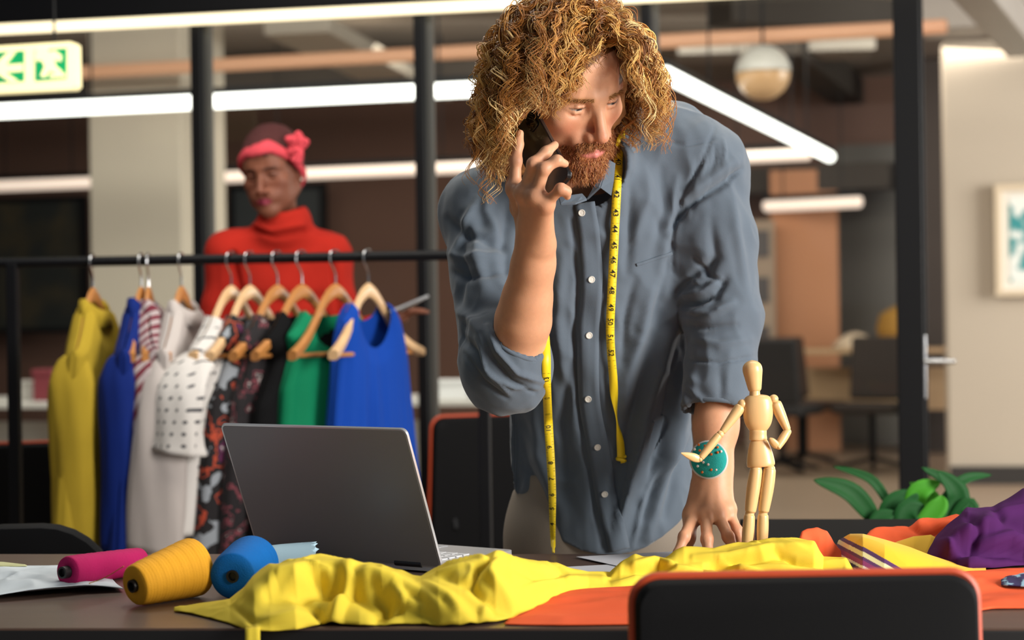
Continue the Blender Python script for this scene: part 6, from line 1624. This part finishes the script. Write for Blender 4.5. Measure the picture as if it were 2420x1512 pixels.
# wrist pincushion
wc_ = at(1675, 1086, 2.818); wn = np.array([-.10, -.97, .12]); wn /= np.linalg.norm(wn); MW = frame_from(wn)
pinc = empty('wrist_pincushion', wc_, 0, 'teal wrist pincushion stuck with orange and white pins on the left wrist', 'pincushion')
Rp = .0285
MB().lathe([(.001, -.005), (Rp + .001, -.005), (Rp + .0022, -.003), (Rp + .0022, .002), (Rp, .004), (.001, .004)], 40, MW, wc_).build('base_plate', mat('grey_white_plastic', 'c8c9c6', .4), pinc, smooth=True)
MB().lathe([(Rp * math.cos(a), .003 + .0125 * math.sin(a)) for a in np.linspace(0, 1.5, 10)] + [(.0006, .0156)], 40, MW, wc_).build('cushion', mat('teal_felt', '2ba39d', .9, var=.12, vscale=90, bump=.6, bscale=700, spec=.2), pinc, smooth=True, auto=False)
ringp = [LW_ + np.array([0, 0, .004]) + np.array([.0315 * math.cos(a), .0315 * math.sin(a), 0]) for a in np.linspace(0, 2 * math.pi, 36, endpoint=False)]
V = []
for p in ringp: V += [p + np.array([0, 0, -.007]), p + np.array([0, 0, .007])]
MB().raw(V, [(2 * i, 2 * ((i + 1) % 36), 2 * ((i + 1) % 36) + 1, 2 * i + 1) for i in range(36)]).build('strap', mat('pale_grey_strap', 'b9a99c', .5), pinc, smooth=True, solid=.0012)
pin_o, pin_w = mat('orange_pinhead', 'e2762c', .25), mat('white_pinhead', 'efeae4', .25)
for X, Y, m_ in ((275, 697, 'o'), (283, 738, 'o'), (410, 715, 'o'), (410, 752, 'o'), (365, 765, 'o'), (300, 893, 'o'), (365, 875, 'o'), (343, 838, 'w'), (400, 875, 'w'), (308, 822, 'w'), (435, 745, 'w'), (246, 730, 'w'), (320, 705, 'o'), (268, 850, 'w')):
    u_, v_ = (X - 347) / 131., (Y - 800) / 131.; rr2 = min(u_ * u_ + v_ * v_, .95)
    c = wc_ + MW @ np.array([0, 0, .004 + .0125 * math.sqrt(1 - rr2)])
    q = at(1560 + X / 3.023, 820 + Y / 3.023, c[1]); c = np.array([q[0], c[1] - .001, q[2]])
    R = .0022
    MB().lathe([(max(R * math.cos(t), .0002), R * math.sin(t)) for t in np.linspace(-1.5, 1.5, 7)], 10, None, c).build('pin', pin_o if m_ == 'o' else pin_w, pinc, smooth=True, auto=False)

# ================================================================== THE WOMAN
WD = 5.06
woman = empty('person', (at(660, 700, WD)[0], WD, 0), 0, 'woman in red turtleneck with coral headband looking down behind the clothes rack', 'person')
WO = at(646, 408, WD); WR = Rhead(-15, 8, -7)
def ww(p): return WO + np.asarray(p) @ WR.T
WNB = at(672, 560, WD + .045); wnl = (WNB - WO) @ WR
SCW = 1.0
Vw, Qw = sculpt_head(.0028, female=True, neck_end=wnl / SCW, neck_r=(.044, .047))
Cw = face_colours(Vw, '7d4a35', '8c2c40', '2a1712', red=.25, female=True, iris='2a1a14')
Vw = Vw * SCW
wV, wQ, wC = [ww(Vw)], [Qw], [Cw]; wn0 = len(Vw)
WRS, WLS = at(541, 600, WD + .03), at(778, 604, WD + .05)
WRE, WLE = at(505, 800, WD + .02), at(818, 790, WD - .02)
WRW, WLW = at(640, 800, WD - .20), at(955, 745, WD - .22)
def wadd(V, Q):
    global wn0
    wV.append(V); wQ.append(Q + wn0); wC.append(np.tile(np.array(lin('7d4a35')[:3]), (len(V), 1))); wn0 += len(V)
def simple_hand(W, dirn, across, up):
    mc = [W + dirn * .075 + across * k for k in (-.027, -.009, .009, .026)]
    fi = [[m + dirn * .035 + up * .004, m + dirn * .058 - up * .004, m + dirn * .074 - up * .012] for m in mc]
    th = [W + dirn * .02 - across * .02, W + dirn * .045 - across * .042 + up * .01, W + dirn * .075 - across * .045 + up * .018]
    lo = np.min([W] + [p for f in fi for p in f] + th, 0) - .06; hi = np.max([W] + [p for f in fi for p in f] + th, 0) + .06
    g = SDF(lo, hi, .0035); g.cone(W - dirn * .04, W, .026, .0235, .01); hand_sdf(g, W, mc, fi, th, fr=(.0088, .0082, .0072, .0058)); wadd(*g.mesh(1))
tdir = at(1012, 697, WD - .20) - at(918, 735, WD - .26); tdir /= np.linalg.norm(tdir)
simple_hand(at(888, 772, WD - .17), np.array([.93, -.12, .34]), np.array([.25, .9, 0]), np.array([0, 0, 1.0]))
simple_hand(WRW, np.array([.5, -.8, .1]), np.array([.8, .5, 0]), np.array([0, 0, 1.0]))
# trunk and legs under the clothes
zz = lambda y: at(660, y, WD)[2]
g = SDF((WO[0] - .26, WD - .17, -.01), (WO[0] + .30, WD + .25, zz(500)), .012)
g.loft([zz(1000), zz(800), zz(640), zz(560)], [at(662, 0, WD)[0]] * 4, [WD + .05] * 4, [.13, .115, .15, .09], [.09, .085, .085, .05], 0)
for s in (-1, 1): g.chain([(at(662, 0, WD)[0] + s * .075, WD + .05, .84), (at(662, 0, WD)[0] + s * .075, WD + .05, .46), (at(662, 0, WD)[0] + s * .075, WD + .07, .06)], [.075, .05, .038], .03)
wadd(*g.mesh(1))
me = fast_mesh('body', np.concatenate(wV), np.concatenate(wQ)); set_col(me, np.concatenate(wC)); link('body', me, skin_wom, woman)
# sweater
g = SDF((at(455, 0, WD)[0], WD - .33, zz(1090)), (at(1010, 0, WD)[0], WD + .27, zz(440)), .006)
sx0 = at(662, 0, WD)[0]
g.loft([zz(1080), zz(960), zz(800), zz(680), zz(610), zz(575)], [sx0] * 6, [WD + .045] * 6, [.155, .150, .138, .150, .152, .11], [.105, .105, .10, .10, .085, .06], 0, 2.3)
g.chain([at(672, 560, WD + .04), WRS, WRE], [.055, .056, .050], .05); g.chain([at(672, 560, WD + .04), WLS, WLE], [.055, .056, .050], .05)
g.chain([WRE, WRW], [.047, .036], .02); g.chain([WLE, at(888, 772, WD - .16)], [.045, .034], .02)
g.cone(at(668, 578, WD + .035), at(668, 534, WD + .012), .076, .074, .035)         # roll neck
g.cone(at(666, 546, WD + .014), at(672, 527, WD + .008), .078, .075, .008)
g.cone(at(668, 512, WD + .008), at(660, 430, WD - .01), .058, .066, .008, sub=True)
V, Q = g.mesh(1); N_ = vnormals(V, Q); PX, PY = proj(V); fr_ = sm01(-N_[:, 1], 0, .4)
dsp = vnoise(V * np.array([14, 14, 22]), 3) * .0035
for line, wd, amp in (([(600, 545), (650, 560), (720, 548)], 6, -.008), ([(590, 525), (640, 545), (715, 530)], 6, .006), ([(552, 600), (562, 660), (578, 740)], 7, -.022), ([(786, 620), (794, 680), (802, 740)], 6, -.020), ([(600, 600), (660, 612), (740, 600)], 9, .004), ([(600, 700), (680, 720), (760, 700)], 12, -.005)):
    d, t = seg_dist(PX, PY, line); dsp += amp * np.exp(-(d / wd) ** 2) * fr_
V = V + N_ * dsp[:, None]
sw = link('turtleneck_sweater', fast_mesh('turtleneck_sweater', V, Q), mat('red_wool', 'a8261b', .95, var=.10, vscale=30, bump=.35, bscale=600, spec=.15), woman); sw['label'] = 'bright red wool turtleneck'
g = SDF((sx0 - .22, WD - .13, -.01), (sx0 + .22, WD + .25, zz(1040)), .010)
g.loft([.42, .62, .85, zz(1050)], [sx0] * 4, [WD + .05] * 4, [.20, .185, .165, .150], [.13, .12, .108, .10], 0, 2.2)
V, Q = g.mesh(1); link('skirt', fast_mesh('skirt', V, Q), mat('dark_skirt', '22242c', .85, var=.1), woman)
for s in (-1, 1): MB().lathe([(.01, 0), (.035, 0), (.037, .02), (.032, .05), (.01, .06)], 16, None, (sx0 + s * .075, WD + .04, 0), sy=2.5).build('shoe', mat('black_shoe', '151515', .4), woman, smooth=True)
# cropped hair, headband and flower
g = SDF((-.10, -.11, -.10), (.10, .13, .15), .004)
g.ell((0, .014, .046), (.0835, .1050, .094)); g.ell((0, .06, -.02), (.070, .055, .06), .03); g.ell((0, -.050, .042), (.066, .056, .062), .02)
V, Q = g.mesh(1)
keep = (V[:, 2] > .054 - np.clip(V[:, 1] + .080, 0, .3) * .95)
V, Q, _ = drop_faces(V, Q, keep[Q].all(1)); N_ = vnormals(V, Q); V = V + N_ * (.0022 * vnoise(V * 240, 6))[:, None]
hr = link('hair', fast_mesh('hair', ww(V * SCW), Q), mat('short_auburn_hair', '431412', .85, var=.3, vscale=150, bump=.8, bscale=350), woman); hr['label'] = 'closely cropped dark auburn hair'
md = hr.modifiers.new('t', 'SOLIDIFY'); md.thickness = .004; md.offset = -1
coral = mat('coral_knit', 'cf4a54', .9, var=.10, vscale=40, bump=.3, bscale=300, spec=.15)
V = []; n = 56
for i in range(n):
    a = 2 * math.pi * i / n; ex, ey = .0875 * math.sin(a), .1135 * -math.cos(a) + .012
    zc = .072 - np.clip((ey + .09) * .72, 0, .11) + .004 * math.sin(3 * a)
    wv = .0175 * (1 + .12 * math.sin(4 * a))
    tilt = .004
    shr = math.sqrt(max(.3, 1 - ((zc - .036) / .12) ** 2)); nx, ny = math.sin(a), -math.cos(a)
    for k, (o_, h_) in enumerate(((.002, -1), (.0065, -.5), (.0072, 0), (.0060, .5), (-.001, 1))):
        sh = math.sqrt(max(.25, 1 - ((zc + h_ * wv - .034) / .118) ** 2))
        V.append((ex * sh + nx * o_, (ey - .012) * sh + .012 + ny * o_, zc + h_ * wv))
F = [(i * 5 + k, ((i + 1) % n) * 5 + k, ((i + 1) % n) * 5 + k + 1, i * 5 + k + 1) for i in range(n) for k in range(4)]
V = ww(np.array(V) * SCW)
hb = MB().raw(V, F).build('headband', coral, woman, smooth=True, solid=.003, auto=False)
fc = at(700, 342, WD - .085)
for i, (a, rr2, dx, dz) in enumerate(((0, .020, .016, .004), (1.2, .019, .006, .018), (2.4, .018, -.012, .012), (3.6, .019, -.010, -.012), (4.9, .020, .006, -.020), (.5, .018, .004, -.040))):
    M = roty(a) @ rotx(.5 + .2 * i); V = []
    for j in range(7):
        th_ = j / 6 * math.pi / 2
        for k in range(14):
            b = 2 * math.pi * k / 14; r = rr2 * math.sin(th_) * (1 + .12 * math.sin(3 * b)); V.append(np.array([r * math.cos(b), r * math.sin(b) * .8, .010 * math.cos(th_) + .003 * math.sin(2 * b)]))
    V = np.array(V) @ (frame_from((.15 * dx * 40, -1, .1)) @ rotz(a)).T + fc + np.array([dx, -.004 * (i % 3), dz])
    F = [(j * 14 + k, j * 14 + (k + 1) % 14, (j + 1) * 14 + (k + 1) % 14, (j + 1) * 14 + k) for j in range(6) for k in range(14)]
    MB().raw(V, F).build('flower_petal', coral, hb, smooth=True, solid=.002, auto=False)
MB().lathe([(max(.004 * math.cos(t), .0002), .004 * math.sin(t)) for t in np.linspace(-1.5, 1.5, 7)], 10, None, at(713, 424, WD - .02)).build('earring', mat('pearl', 'e8ddd0', .2), woman, smooth=True)
# tablet
ta_, tb_ = at(918, 738, WD - .27), at(1016, 697, WD - .17); tx_ = tb_ - ta_; tl = np.linalg.norm(tx_); tx_ /= tl
ty_ = np.array([.30, .93, .12]); ty_ -= tx_ * (ty_ @ tx_); ty_ /= np.linalg.norm(ty_); tn_ = np.cross(tx_, ty_); MT = np.stack([tx_, ty_, tn_], 1)
tc_ = (ta_ + tb_) / 2 + ty_ * .09
tab = empty('tablet', tc_, 0, 'thin silver tablet held by the woman in red', 'tablet')
MB().prism(rounded_rect(tl, .18, .010), .0075, MT, tc_ - tn_ * .004).build('body', mat('silver_tablet', 'c9c9cb', .3, .6), tab, bev=.001)
MB().prism(rounded_rect(tl - .012, .168, .005), .0005, MT, tc_ + tn_ * .0037).build('screen', mat('tablet_glass', '101216', .12), tab)
